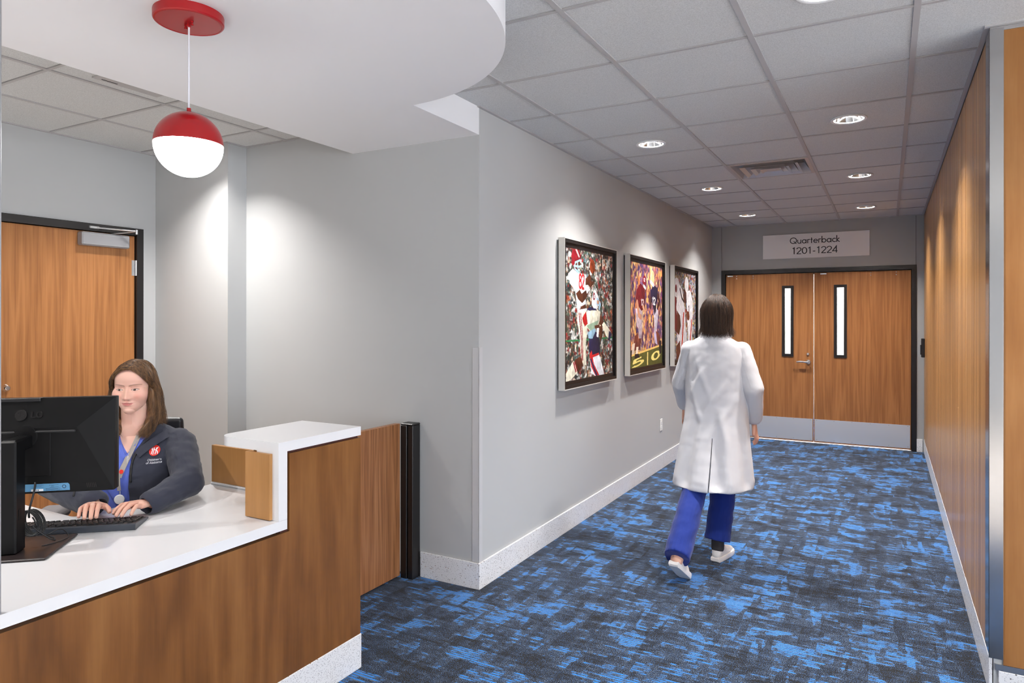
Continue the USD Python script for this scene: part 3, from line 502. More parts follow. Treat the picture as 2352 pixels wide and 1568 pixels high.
# supply diffuser, nested square cones
vx, vy = (VENT[0] + VENT[2]) / 2, (VENT[1] + VENT[3]) / 2
plain('vent_metal', srgb(200, 196, 194), 0.25, metal=0.25)
vt = thing('air_diffuser', 'shiny square air diffuser with nested vanes in the corridor ceiling', 'vent', (vx, vy, H))
def sq(profile):
    m = lathe([(r * math.sqrt(2), z) for r, z in profile], 4); m.apply_transform(trimesh.transformations.rotation_matrix(math.pi / 4, [0, 0, 1])); return m
part(vt, 'flange', sq([(.296, .004), (.297, -.002), (.270, -.003), (.255, .03), (.225, .075), (.220, .075), (.25, .03)]), 'vent_metal', local=True)
part(vt, 'vane', sq([(.215, -.012), (.212, -.012), (.185, .004), (.155, .055), (.150, .055), (.18, .004)]), 'vent_metal', local=True)
part(vt, 'vane', sq([(.142, -.016), (.139, -.016), (.115, -.002), (.085, .045), (.080, .045), (.11, -.002)]), 'vent_metal', local=True)
part(vt, 'centre_plate', sq([(0, -.006), (.06, -.006), (.078, -.014), (.080, -.012), (.06, .0), (0, .0)]), 'vent_metal', local=True)
part(vt, 'plenum', sq([(.24, .07), (.24, .118), (0, .118)]), 'vent_metal', local=True)
av = thing('slot_vent', 'pale slot vent in the office ceiling beside the bulkhead edge', 'vent', (-1.38, -1.165, H))
part(av, 'plate', bx(-1.43, -1.28, -1.336, -.994, H - .004, H + .004, .001), 'grid_white'); part(av, 'slot', bx(-1.412, -1.404, -1.30, -1.22, H - .0046, H - .0036), 'dark_gap')
# red pendant
px, py = -.066, -1.778
pn = thing('pendant_lamp', 'red globe pendant lamp with a glowing lower half over the desk', 'pendant lamp', (px, py, SZ))
part(pn, 'canopy', lathe([(.111, 0), (.112, -.003), (.112, -.027), (.109, -.031), (.104, -.0325), (.103, -.031), (0, -.031)], 72), 'red_paint', smooth=35, local=True)
for dx, dy in ((-.022, .004), (.022, -.004)): part(pn, 'canopy_screw', lathe([(.005, -.031), (.005, -.036), (.003, -.0365), (.003, -.041), (.0052, -.0415), (.0052, -.046), (0, -.047)], 16, (dx, dy, 0)), 'red_paint', smooth=35, local=True)
part(pn, 'cord_grip', lathe([(.007, -.031), (.007, -.043), (.0045, -.046), (0, -.046)], 18), 'red_paint', smooth=35, local=True)
gz = 2.130 - SZ
part(pn, 'cord', cyl((0, 0, -.044), (0, 0, gz + .118), .0032, 12), 'cord_clear', smooth=True, local=True)
part(pn, 'ferrule', lathe([(0, gz + .125), (.007, gz + .125), (.007, gz + .106), (0, gz + .106)], 18), 'red_paint', smooth=35, local=True)
R = .1105; a = np.linspace(np.pi / 2, 0.01, 22)
part(pn, 'shade', lathe([(max(R * math.cos(t), 1e-4), gz + R * math.sin(t)) for t in a] + [((R - .003) * math.cos(t), gz + (R - .003) * math.sin(t)) for t in a[::-1][:-1]], 64), 'red_paint', smooth=60, local=True)
part(pn, 'globe', lathe([(R * .997 * math.cos(t), gz + R * .997 * math.sin(t)) for t in np.linspace(0.0, -np.pi / 2 + .004, 24)], 64), 'globe_glow', smooth=True, local=True)
# ------------------------------------------------------------------ reception gate
gt = thing('reception_gate', 'wooden half-height swing gate with a black post against the wall', 'gate', (-.495, -.5, 0))
part(gt, 'panel', bx(-.533, -.495, -.972, -.084, .016, .913, .0015), 'gate_wood')
part(gt, 'post', join(bx(-.497, -.452, -.078, -.002, 0, .905, .003), bx(-.446, -.409, -.075, -.002, 0, .905, .003), bx(-.50, -.415, -.066, -.004, 0, .90)), 'frame_black', label='black metal gate post')
part(gt, 'post_cap', bx(-.499, -.407, -.079, -.002, .905, .915, .004), 'frame_black')
# ------------------------------------------------------------------ reception desk and its white worktop
dk = thing('reception_desk', 'brown wooden reception desk with a raised end and terrazzo plinth', 'desk', (0, -1.7, 0))
DE = -.986; LF = -3.6
fp = Polygon([(LF, .15), (DE, .15), (DE, 1.012), (-1.391, 1.012), (-1.391, .711), (LF, .711)])
part(dk, 'front_panel', wall_x(fp, -.019, .0), 'desk_wood')
part(dk, 'reveal_strip', wall_x(Polygon([(LF, .69), (-1.43, .69), (-1.43, 1.021), (DE - .01, 1.021), (DE - .01, .99), (-1.36, .99), (-1.36, .66), (LF, .66)]).buffer(0), -.03, -.009), 'reveal_brown')
part(dk, 'plinth', bx(-.03, .004, LF, DE + .004, 0, .150, .002), 'terrazzo', label='speckled terrazzo plinth of the desk')
part(dk, 'end_panel', bx(-.36, -.0195, DE - .02, DE, .15, 1.012), 'desk_wood'); part(dk, 'end_plinth', bx(-.36, -.031, DE - .016, DE + .004, 0, .15), 'terrazzo')
part(dk, 'pedestal', join(bx(-.148, -.034, -1.436, -1.012, .761, 1.020), bx(-.170, -.034, -1.458, -1.438, .763, 1.016, .001)), 'maple_wood', label='light wooden pedestal under the raised ledge')
part(dk, 'back_screen', bx(-.745, -.171, -1.172, -1.150, .771, .942, .001), 'maple_wood', label='low wooden screen along the back of the worktop')
part(dk, 'leg_panel', bx(-.70, -.40, -1.172, -1.150, 0, .720), 'desk_wood'); part(dk, 'leg_panel', bx(-.06, -.032, LF, -1.0, .15, .70), 'desk_wood'); part(dk, 'leg_panel', bx(-1.7, -1.67, -2.5, -1.85, 0, .72), 'desk_wood')
wt = thing('worktop', 'white solid surface worktop that steps up to a raised ledge', 'worktop', (0, -1.7, .722))
cp = Polygon([(0.0, LF), (0.0, -1.402), (-.10, -1.402), (-.10, -1.148), (-.742, -1.148), (-.742, -1.755)] + [(-.772 + .03 * math.cos(t), -1.755 + -.03 * math.sin(t)) for t in np.linspace(0, np.pi / 2, 6)][1:] + [(-1.9, -1.785), (-1.9, -2.6), (-.9, -2.6), (-.8, LF)])
part(wt, 'counter', prism(cp, .722, .760), 'solid_white')
part(wt, 'riser', bx(-.12, 0, -1.4445, -1.4018, .7605, 1.022), 'solid_white')
part(wt, 'upstand', bx(-.742, -.171, -1.182, -1.173, .7605, .771, .003), 'solid_white')
lp = Polygon([(0, -1.4445), (0, DE + .002), (-.356, DE + .002), (-.356, -1.375)] + [(-.286 - .07 * math.cos(t), -1.3745 - .07 * math.sin(t)) for t in np.linspace(0, np.pi / 2, 12)][1:])
part(wt, 'ledge', prism(lp, 1.022, 1.060), 'solid_white', smooth=20)
pp = thing('partition_post', 'slim grey post standing on the worktop front edge at the left border of the picture', 'post', (-.016, -2.383, .760))
part(pp, 'post', bx(-.030, -.002, -2.402, -2.3668, .7605, SZ - .004, .002), 'aluminium_paint'); part(pp, 'foot', bx(-.036, -.0015, -2.410, -2.3665, .7602, .800, .003), 'aluminium_paint')
# ================================================================== ON THE DESK
plain('monitor_black', srgb(9, 9, 10), 0.42, spec=.22); plain('monitor_panel_dark', srgb(8, 7, 8), 0.5, spec=.2); plain('label_blue', srgb(92, 146, 184), 0.4); plain('label_ink', srgb(28, 44, 66), 0.5)
plain('logo_relief', srgb(20, 18, 19), 0.25); plain('key_black', srgb(28, 27, 29), 0.38); plain('key_print', srgb(190, 188, 186), 0.5); plain('keyboard_side', srgb(62, 66, 74), 0.35); plain('base_brown', srgb(44, 36, 36), 0.3); plain('paper', srgb(238, 238, 238), 0.6)
MA_ = math.radians(41.5); MO = (-.335, -2.093, .760)
mo = thing('computer_monitor', 'black monitor seen from behind on a square-foot stand at the left of the desk', 'monitor', MO, MA_)
L_ = dict(local=True)
part(mo, 'base', join(bx(-.27, .002, -.008, .252, .0012, .0085, .003), bx(-.255, -.012, .004, .24, 0, .0015)), 'base_brown', **L_)
part(mo, 'neck', bx(-.152, -.104, .044, .112, .008, .3765, .005), 'monitor_black', smooth=30, **L_)
part(mo, 'neck_head', bx(-.150, -.106, .05, .176, .335, .378, .004), 'monitor_black', **L_)
part(mo, 'cable_clip', bx(-.104, -.1025, .062, .080, .115, .150, .0006), 'monitor_panel_dark', **L_)
PXL, PXR, PY, PZ0, PZ1 = -.460, .143, .178, .176, .500
def shell():
    # back of the housing: full rim, flat raised middle with sloping flanks
    rim = [(PXL, PZ0), (PXR, PZ0), (PXR, PZ1), (PXL, PZ1)]; y0, y1 = PY + .012, PY - .0
    inn = [(PXL + .12, PZ0 + .035), (PXR - .115, PZ0 + .035), (PXR - .115, PZ1 - .100), (PXL + .12, PZ1 - .100)]
    pts = [(x, PY + .034, z) for x, z in rim] + [(x, y0 if z > PZ0 else PY - .007, z) for x, z in rim] + [(x, PY - .012, z) for x, z in inn]
    return trimesh.Trimesh(*as_arrays(m3.Manifold.hull_points(np.array(pts))), process=False)
part(mo, 'housing', shell(), 'monitor_black', **L_)
part(mo, 'bezel', bx(PXL - .001, PXR + .001, PY + .026, PY + .040, PZ0 - .001, PZ1 + .001, .002), 'black_plastic', **L_); part(mo, 'screen', bx(PXL + .008, PXR - .008, PY + .0395, PY + .0405, PZ0 + .014, PZ1 - .008), 'black_plastic', **L_)
part(mo, 'recess_lip', bx(PXL + .12, PXR - .118, PY - .0165, PY - .010, PZ1 - .1165, PZ1 - .109, .002), 'black_matte', **L_)
part(mo, 'mount_plate', bx(-.205, -.052, PY - .0145, PY - .010, .235, .385, .006), 'monitor_panel_dark', **L_)
part(mo, 'mount_ring', orient(lathe([(.038, 0), (.038, .003), (.034, .004), (0, .004)], 40), (-.128, PY - .0125, .372), (1, 0, 0), (0, 0, 1), (0, -1, 0)), 'monitor_panel_dark', smooth=30, **L_)
part(mo, 'top_tab', bx(-.215, -.090, PY + .004, PY + .030, PZ1 - .012, PZ1 + .0015, .002), 'black_plastic', **L_)
# the sloping upper flank carries the maker's roundel and letters in relief
sl0, sl1 = np.array([0, PY + .012, PZ1]), np.array([0, PY - .012, PZ1 - .1]); up = (sl0 - sl1) / np.linalg.norm(sl0 - sl1); nn = np.cross([1, 0, 0], up); 
O_ = np.array([0, 0, 0]) + sl1 + up * .030
ring = Point(0, 0).buffer(.0195, 32)
part(mo, 'roundel', orient(join(prism(ring.difference(Point(0, 0).buffer(.0175, 32)), 0, .0012), prism(ring, 0, .0004), prism(sbox(-.0035, -.010, -.001, .010), 0, .0012), prism(sbox(-.0035, -.010, .0055, -.0075), 0, .0012), prism(Point(-.0088, .0065).buffer(.0022), 0, .0012), prism(unary_union([LineString(arc(0, 0, .0135, -90, 0, 16)).buffer(.0011), LineString([(.0135, 0), (.006, 0)]).buffer(.0011)]), 0, .0012)), O_ + np.array([-.146, 0, .016]), (1, 0, 0), up, nn), 'logo_relief', **L_)
lg = meshkit.text_mesh('LG', .021, .0012, bold=True); part(mo, 'logo_letters', orient(lg, O_ + np.array([-.117, 0, .006]), (1, 0, 0), up, nn), 'logo_relief', **L_)
lz0, lz1 = PZ0 + .006, PZ0 + .031
def face_y(z): return PY - .007 - .005 * min(1, max(0, (z - PZ0) / .035))
FL0, FL1 = np.array([0, face_y(PZ0), PZ0]), np.array([0, face_y(PZ0 + .035), PZ0 + .035]); lup = (FL1 - FL0) / np.linalg.norm(FL1 - FL0); ln = np.cross([1, 0, 0], lup)
LO = FL0 + lup * .007
def lab(x0, x1, v0, v1, t0, t1): return orient(prism(sbox(x0, v0, x1, v1), t0, t1), LO, (1, 0, 0), lup, ln)
part(mo, 'label', orient(prism(Polygon([(-.16, 0), (.006, 0), (.006, .020), (.001, .026), (-.16, .026)]), .0002, .0007), LO, (1, 0, 0), lup, ln), 'label_blue', label='blue printed rating label', **L_)
part(mo, 'label_barcode_patch', lab(-.112, -.075, .0005, .008, .0007, .0010), 'paper', **L_)
def lettering(txt, x, v, h): return orient(meshkit.text_mesh(txt, h, .0003), LO + np.array([x, 0, 0]) + lup * v + ln * .0007, (1, 0, 0), lup, ln)
part(mo, 'label_print', join(lettering('PC', -.050, .0145, .0042), *[lab(a, b, v, v + .0007, .0007, .0009) for a, b, v in ((-.068, -.022, .009), (-.068, -.03, .0068), (-.068, -.018, .0046), (-.068, -.024, .0024), (-.10, -.072, .022), (-.10, -.076, .0195), (-.10, -.080, .017), (-.10, -.074, .0145), (-.057, -.0545, .0195), (-.056, -.028, .0205), (-.056, -.028, .0128))],
     *[lab(-.105 + .0022 * i, -.105 + .0022 * i + w_, .002, .0068, .0010, .0012) for i, w_ in enumerate((.0012, .0006, .0014, .0008, .0012, .0006, .0014, .0010))],
     orient(prism(Point(-.011, .014).buffer(.0062, 20).difference(Point(-.011, .014).buffer(.0042, 20)), .0007, .0010), LO, (1, 0, 0), lup, ln)), 'label_ink', **L_)
part(mo, 'vent_slots', join(*[orient(prism(Polygon([(.060 + .0055 * i, .006), (.0618 + .0055 * i, .006), (.0595 + .0055 * i, .022), (.0577 + .0055 * i, .022)]), -.0005, .0006), LO, (1, 0, 0), lup, ln) for i in range(6)]), 'dark_gap', **L_)
# keyboard
KA = math.atan2(.230, .268); kb = thing('computer_keyboard', 'black computer keyboard under the woman\'s hands', 'keyboard', (-.381, -1.768, .760), KA)
# local x along the monitor-side edge (0 at the right end, going left is negative), y towards the typist
KW, KD = .440, .150
def khull(): return trimesh.Trimesh(*as_arrays(m3.Manifold.hull_points(np.array([(x, y, z) for x in (-KW, 0) for y, z in ((0, .001), (0, .021), (.006, .024), (KD - .01, .010), (KD, .007), (KD, .001))]))), process=False)
part(kb, 'body', khull(), 'keyboard_side', **L_)
sl = math.atan2(.014, KD - .016); ku = np.array([0, math.cos(sl), -math.sin(sl)]); kn = np.array([0, math.sin(sl), math.cos(sl)]); K0 = np.array([0, .008, .0236])
part(kb, 'key_well', orient(bx(-KW + .006, -.006, .003, KD - .022, -.001, .0004), K0, (1, 0, 0), ku, kn), 'key_black', **L_)
# seen from the typist the left end of the board is at local x = 0 (she sits beyond it)
rows = [(.010, .012, [(.4, 1)] + [(2, 1), (3, 1), (4, 1), (5, 1), (6.5, 1), (7.5, 1), (8.5, 1), (9.5, 1), (11, 1), (12, 1), (13, 1), (14, 1)] + [(15.3, 1), (16.3, 1), (17.3, 1)]),
        (.031, .015, [(i, 1) for i in range(13)] + [(13, 2)] + [(15.3, 1), (16.3, 1), (17.3, 1)] + [(18.6 + i, 1) for i in range(4)]),
        (.049, .015, [(0, 1.5)] + [(1.5 + i, 1) for i in range(12)] + [(13.5, 1.5)] + [(15.3, 1), (16.3, 1), (17.3, 1)] + [(18.6 + i, 1) for i in range(3)]),
        (.067, .015, [(0, 1.75)] + [(1.75 + i, 1) for i in range(11)] + [(12.75, 2.25)] + [(18.6 + i, 1) for i in range(3)]),
        (.085, .015, [(0, 2.25)] + [(2.25 + i, 1) for i in range(10)] + [(12.25, 2.75)] + [(16.3, 1)] + [(18.6 + i, 1) for i in range(4)]),
        (.103, .015, [(0, 1.25), (1.25, 1.25), (2.5, 1.25), (3.75, 6.25), (10, 1.25), (11.25, 1.25), (12.5, 1.25), (13.75, 1.25)] + [(15.3, 1), (16.3, 1), (17.3, 1)] + [(18.6, 2), (20.6, 1)])]
U_ = (KW - .020) / 22.6
for (yr, hgt, ks) in rows:
    for (kx, kw) in ks:
        x1 = -.009 - kx * U_; x0 = x1 - kw * U_ + .0022
        top = [(x0 + .0022, yr + .002, .0062), (x1 - .0022, yr + .002, .0062), (x1 - .0022, yr + hgt - .002, .0062), (x0 + .0022, yr + hgt - .002, .0062)]
        bot = [(x0, yr, .0), (x1, yr, .0), (x1, yr + hgt, 0), (x0, yr + hgt, 0)]
        m = trimesh.Trimesh(*as_arrays(m3.Manifold.hull_points(np.array(top + bot))), process=False)
        part(kb, 'key', orient(m, K0, (1, 0, 0), ku, kn), 'key_black', **L_)
pr_ = []
for (yr, hgt, ks) in rows[1:5]:
    for (kx, kw) in ks:
        x1 = -.009 - kx * U_; xc = x1 - min(kw * U_, .012) * .38; pr_.append(orient(bx(xc - .0016, xc + .0012, yr + hgt - .0062, yr + hgt - .0034, .0061, .0064), K0, (1, 0, 0), ku, kn))
part(kb, 'key_legends', join(*pr_), 'key_print', kind='stuff', **L_)
# cable coil tied behind the stand and the thin lead to the keyboard
plain('cable_black', srgb(18, 18, 20), 0.42)
cbp = thing('cable_bundle', 'coil of thin black cables tied beside the monitor stand', 'cable', (-.56, -2.02, .76))
def mloc(x, y, z): 
    c, s = math.cos(MA_), math.sin(MA_); return (MO[0] + x * c - y * s, MO[1] + x * s + y * c, MO[2] + z)
rr = np.random.default_rng(4)
for k in range(6):
    a = .020 + .010 * rr.random(); ph = rr.uniform(-.15, .15)
    pts = [mloc(-.108 + .030 * math.cos(t) - .006 + .003 * k, .15 + .004 * k + .015 * math.sin(t + ph), .078 + .034 * math.sin(t) + a * .4 - .01 - .02 * math.cos(t)) for t in np.linspace(0, 2 * np.pi, 26)]
    part(cbp, 'loop', tube(pts, .0022, 7), 'cable_black', smooth=True)
part(cbp, 'tail', tube(spline([mloc(-.10, .15, .10), mloc(-.085, .155, .062), mloc(-.066, .16, .035), mloc(-.045, .175, .019), mloc(-.04, .172, .014), mloc(-.058, .155, .030), mloc(-.09, .15, .07)], 40), .0024, 8), 'cable_black', smooth=True)
part(cbp, 'lead', tube(spline([mloc(-.062, .16, .034), mloc(-.046, .165, .042), mloc(-.03, .20, .040), mloc(-.018, .22, .0125), mloc(-.012, .19, .0105), mloc(-.03, .15, .0105), mloc(-.06, .12, .0105)], 50), .0014, 7), 'cable_black', smooth=True)
part(cbp, 'monitor_lead', tube(spline([mloc(-.098, .165, .215), mloc(-.095, .150, .19), mloc(-.098, .14, .16), mloc(-.105, .14, .13), mloc(-.11, .15, .10)], 30), .0032, 9), 'cable_black', smooth=True)
part(cbp, 'monitor_lead', tube(spline([mloc(-.205, .14, .14), mloc(-.19, .12, .11), mloc(-.20, .12, .06), mloc(-.22, .14, .03), mloc(-.19, .15, .012), mloc(-.24, .18, .004)], 40), .0034, 9), 'cable_black', smooth=True)
# ================================================================== PEOPLE
ICO = trimesh.creation.icosphere(2).vertices
def V3(*a): return np.array(a, float)
def hullm(pts): return m3.Manifold.hull_points(np.asarray(pts, float))
def bone(p, q, rp, rq=None): rq = rp if rq is None else rq; return hullm(np.vstack([ICO * rp + np.asarray(p, float), ICO * rq + np.asarray(q, float)]))
def ellb(c, r, R=None):
    v = ICO * np.asarray(r, float)
    return (v @ R.T if R is not None else v) + np.asarray(c, float)
def hull_of(*sets): return hullm(np.vstack(sets))
def chain(pts, rads): return [bone(a, b, r, s) for a, b, r, s in zip(pts[:-1], pts[1:], rads[:-1], rads[1:])]
def uni(ms): return m3.Manifold.batch_boolean(list(ms), m3.OpType.Add)
def to_tm(m):
    v, f = as_arrays(m); return trimesh.Trimesh(v, f, process=True)
def to_m3(t): return m3.Manifold(m3.Mesh(vert_properties=np.asarray(t.vertices, np.float32), tri_verts=np.asarray(t.faces, np.uint32)))
def soft(m, length=.012, it=10):
    t = to_tm(m.refine_to_length(length)); trimesh.smoothing.filter_taubin(t, lamb=.5, nu=.53, iterations=it); return t
def wrinkle(t, amp, scale, seed=0, ang=None):
    p = t.vertices * np.asarray(scale); d = (meshkit.fbm(p, 3, seed) - .5) * 2 * amp; t.vertices = t.vertices + t.vertex_normals * d[:, None]; return t
def hand(wr, mcp, tips, th, r0=.0095, palm=.012, nz=(0, 0, 1)):
    nz = np.asarray(nz, float); ms = [hull_of(ICO * (palm * 1.35) + wr, *[ICO * palm + np.asarray(p) - nz * .002 for p in mcp]),
          hull_of(ICO * (palm * 1.3) + wr, ICO * palm + np.asarray(mcp[0]), ICO * (palm * .95) + np.asarray(th[0]))]
    sc = [1.0, 1.04, 1.0, .86]
    for p, t, s in zip(mcp, tips, sc):
        p, t = np.asarray(p, float), np.asarray(t, float); d = t - p; L = np.linalg.norm(d)
        a = p + d * .48 + nz * .20 * L; b = p + d * .80 + nz * .14 * L
        ms += chain([p, a, b, t], [r0 * 1.02 * s, r0 * .93 * s, r0 * .84 * s, r0 * .74 * s])
    ms += chain([wr + (np.asarray(th[0]) - wr) * .5, th[0], th[1], th[2]], [palm * 1.1, r0 * 1.25, r0 * 1.05, r0 * .82])
    return uni(ms)
# ---- a head in its own frame: x her left, y forward, z up, origin between the ears at eye level
def head_mesh(sub=6):
    d = np.array(trimesh.creation.icosphere(sub).vertices); f = np.array(trimesh.creation.icosphere(sub).faces); C = V3(0, .012, -.005); k = 150.
    def ray(c, r):
        c, r = np.asarray(c, float), np.asarray(r, float); o = (C - c) / r; q = d / r; A = (q * q).sum(1); B = (o * q).sum(1); D = B * B - A * ((o * o).sum() - 1)
        return np.where(D > 0, (-B + np.sqrt(np.maximum(D, 0))) / A, 0.0)
    E = [ray((0, -.010, .022), (.074, .092, .086)), ray((0, .026, -.03), (.063, .066, .078)), ray((0, .052, -.068), (.036, .036, .040)), ray((0, .066, -.090), (.021, .022, .018)), ray((0, .035, .045), (.060, .055, .045))]
    E += [ray((s * .040, .052, -.026), (.028, .031, .030)) for s in (-1, 1)]
    r = np.log(sum(np.exp(k * e) for e in E)) / k; v = C + d * r[:, None]
    x, y, z = v.T; front = np.clip((y - .02) / .04, 0, 1)
    g = lambda x0, z0, sx, sz: np.exp(-((x - x0) / sx) ** 2 - ((z - z0) / sz) ** 2)
    dy = np.zeros(len(v))
    # nose: narrow bridge growing to a rounded tip, wings
    t = np.clip((.012 - z) / .046, 0, 1); ridge = np.where((z < .014) & (z > -.047), np.exp(-(x / (.0080 + .004 * t)) ** 2) * (.0035 + .0115 * t ** 1.1), 0) * np.clip((z + .047) / .011, 0, 1) * np.clip((.018 - z) / .014, 0, 1)
    dy += ridge + .0045 * g(0, -.032, .010, .008) + .0045 * (g(-.0125, -.0365, .0062, .0065) + g(.0125, -.0365, .0062, .0065))
    for s in (-1, 1):
        dy += -.0085 * g(s * .029, .003, .017, .0115) + .0062 * g(s * .031, .0, .0115, .0075) + .0035 * g(s * .028, .021, .020, .007) - .0016 * g(s * .024, -.048, .007, .014)
        dy += -.004 * g(s * .012, .006, .006, .010) + .002 * g(s * .038, -.024, .018, .014)
    dy += -.002 * g(0, -.047, .006, .005) + .0038 * g(0, -.0550, .016, .0042) + .0046 * g(0, -.0652, .014, .0048) - .0042 * g(0, -.0600, .020, .0020) - .0028 * g(0, -.0735, .014, .004) + .003 * g(0, -.092, .014, .010)
    v[:, 1] += dy * front
    # ears are covered by hair; slightly flatten the temples
    return v, f
def head_colours(v, base, lip, looking=(0, 0)):
    x, y, z = v.T; col = np.tile(np.array(srgb(*base)), (len(v), 1)); front = y > .045
    def blend(c, a):
        a = np.clip(a, 0, 1)[:, None]; col[:] = col * (1 - a) + np.array(srgb(*c)) * a
    g = lambda x0, z0, sx, sz: np.exp(-((x - x0) / sx) ** 2 - ((z - z0) / sz) ** 2) * front
    for s in (-1, 1): blend((226, 142, 128), .40 * g(s * .042, -.030, .018, .016))
    blend((222, 140, 126), .25 * g(0, -.036, .012, .010)); 
    for s in (-1, 1): blend((186, 132, 120), .45 * g(s * .029, .009, .017, .008)); blend((180, 124, 112), .25 * g(s * .029, -.0085, .016, .004))
    m = front & (np.abs(x) < .024)
    up = m & (z < -.0545 + .0012 * np.cos(x / .024 * 7) - .0040 * (x / .023) ** 2) & (z > -.0612) & (np.abs(x) < .0205); lo = m & (z <= -.0598) & (z > -.0698 + (x / .021) ** 2 * .0082)
    blend(lip, .85 * (up | lo)); blend((130, 68, 68), .7 * (m & (np.abs(z + .0602 + .0020 * (x / .022) ** 2) < .0009) * (np.abs(x) < .0175)))
    for s in (-1, 1):
        ex = (x - s * .0305) / .0140; mid = -.0010 - .0016 * ex ** 2 * 0
        hi = .0030 * (1 - np.clip(np.abs(ex), 0, 1) ** 2.2) - .0006; lw = -.0036 * (1 - np.clip(np.abs(ex), 0, 1) ** 2) - .0006
        eye = front & (np.abs(ex) < 1) & (z < hi) & (z > lw); blend((200, 184, 176), .9 * eye)
        iris = eye & (((x - s * .0305 - looking[0]) ** 2 + (z - looking[1]) ** 2) < .0052 ** 2); blend((74, 52, 40), 1.0 * iris); blend((14, 10, 10), 1.0 * (eye & (((x - s * .0305 - looking[0]) ** 2 + (z - looking[1]) ** 2) < .0022 ** 2)))
        lash = front & (np.abs(ex) < 1.12) & (np.abs(z - hi - .0006) < .0010); blend((62, 42, 38), .8 * lash); blend((120, 78, 70), .5 * (front & (np.abs(ex) < 1) & (np.abs(z - lw) < .0009)))
        bx_ = (x - s * .031) / .021; bz = .0178 + .0040 * (1 - (bx_ - .08 * s) ** 2); wd = .0027 * (1 - .45 * np.clip(bx_ * s, 0, 1)); blend((104, 74, 60), .62 * np.exp(-((z - bz) / wd) ** 2) * front * (np.abs(bx_) < 1.08))
    for s in (-1, 1): blend((110, 60, 54), .6 * np.exp(-((x - s * .0075) / .0034) ** 2 - ((z + .0428) / .0020) ** 2) * front)
    return col
def hair_curves(parent, name, strands, width, mat):
    path = numbered(parent, name); top = '/'.join(parent.split('/')[:3]); P = np.concatenate(strands); P = trimesh.transform_points(P, XF[top])
    c = UsdGeom.BasisCurves.Define(stage, path); c.CreateTypeAttr('linear'); c.CreatePointsAttr(Vt.Vec3fArray.FromNumpy(P.astype(np.float32)))
    c.CreateCurveVertexCountsAttr(Vt.IntArray.FromNumpy(np.array([len(s) for s in strands], np.int32)))
    w = np.concatenate([width * np.linspace(1.0, .45, len(s)) for s in strands]); c.CreateWidthsAttr(Vt.FloatArray.FromNumpy(w.astype(np.float32))); c.SetWidthsInterpolation('vertex')
    UsdShade.MaterialBindingAPI.Apply(c.GetPrim()).Bind(UsdShade.Material.Get(stage, f'/World/Looks/{mat}')); return path
def hair_mat(name, dark, light):
    usdkit.material(stage, f'/World/Looks/{name}', {'g': ('geometry', {}), 'm': ('mapping', {'scale': (95, 95, 9)}), 'n': ('noise_texture', {'scale': 1.0, 'detail': 3}), 'r': ('rgb_ramp', {'ramp': [(.3, dark), (.7, light)]}),
        'p': ('principled_bsdf', {'roughness': .42, 'specular_ior_level': .45, 'anisotropic': .5})}, [('g.position', 'm.vector'), ('m.vector', 'n.vector'), ('n.fac', 'r.fac'), ('r.color', 'p.base_color')], surface='p.BSDF')
hair_mat('hair_brown', srgb(48, 31, 20), srgb(132, 96, 62)); hair_mat('hair_dark', srgb(36, 24, 18), srgb(84, 60, 44))
def cloth(name, col, rough=.85, sheen=.15, bump=.25, sc=900):
    plain(name, col, rough, bump=bump, bscale=sc, spec=.2, sheen_weight=sheen, sheen_roughness=.5)
cloth('jacket_navy', srgb(52, 54, 66)); cloth('scrub_blue', srgb(94, 112, 200)); cloth('coat_white', srgb(204, 203, 207), .8, .05); cloth('trouser_blue', srgb(26, 46, 122)); cloth('lanyard_grey', srgb(164, 157, 150), .7, .0)
plain('badge_white', srgb(226, 226, 228), .3); plain('logo_red', srgb(222, 44, 30), .5); plain('thread_white', srgb(232, 232, 236), .6); plain('shoe_white', srgb(232, 226, 222), .5); plain('shoe_pink', srgb(190, 140, 150), .6); plain('sock_dark', srgb(50, 46, 48), .85); plain('gold', (.9, .72, .42), .2, metal=1.0); plain('nail_pink', srgb(228, 168, 160), .25)
cloth('chair_grey', srgb(128, 124, 126), .9, .1); plain('chair_black', srgb(34, 34, 38), .35)

# ---------------------------------------------------------------- the seated woman
F, L, Z = V3(.648, -.762, 0), V3(.762, .648, 0), V3(0, 0, 1)
N = V3(-.915, -1.435, 1.045); HC = V3(-.899, -1.452, 1.236)
def at(a, b, z): return V3(N[0], N[1], 0) + L * a + F * b + Z * z      # a to her left, b forward
ShL, ShR = at(.190, .020, .968), at(-.182, .030, .955)
ElL, WrL = V3(-.560, -1.424, .845), V3(-.530, -1.602, .806)
ElR, WrR = V3(-.975, -1.745, .856), V3(-.712, -1.735, .806)
pw = thing('person', 'seated woman with long brown hair in a dark jacket over a blue scrub top, typing', 'person', (N[0], N[1], 0))
tilt = math.radians(-7); Rh = np.stack([L, F * math.cos(tilt) + Z * math.sin(tilt), -F * math.sin(tilt) + Z * math.cos(tilt)], 1)
hv, hf = head_mesh(); hw = hv @ Rh.T + HC
headM = to_m3(trimesh.Trimesh(hw, hf, process=False))
neckm = soft(uni([hull_of(ICO * .052 + HC + F * -.012 - Z * .085, ICO * .060 + at(0, -.01, 1.065)), hull_of(ICO * .062 + at(0, -.01, 1.06), ICO * .055 + at(.075, .0, .975), ICO * .055 + at(-.075, .0, .975))]), .012, 6)
torso = soft(uni([hull_of(ICO * .075 + at(.115, 0, .965), ICO * .075 + at(-.115, 0, .965), ICO * .11 + at(.06, .03, .85), ICO * .11 + at(-.06, .03, .85)), hull_of(ICO * .11 + at(.06, .03, .85), ICO * .11 + at(-.06, .03, .85), ICO * .13 + at(.05, -.03, .58), ICO * .13 + at(-.05, -.03, .58))]), .016, 8)
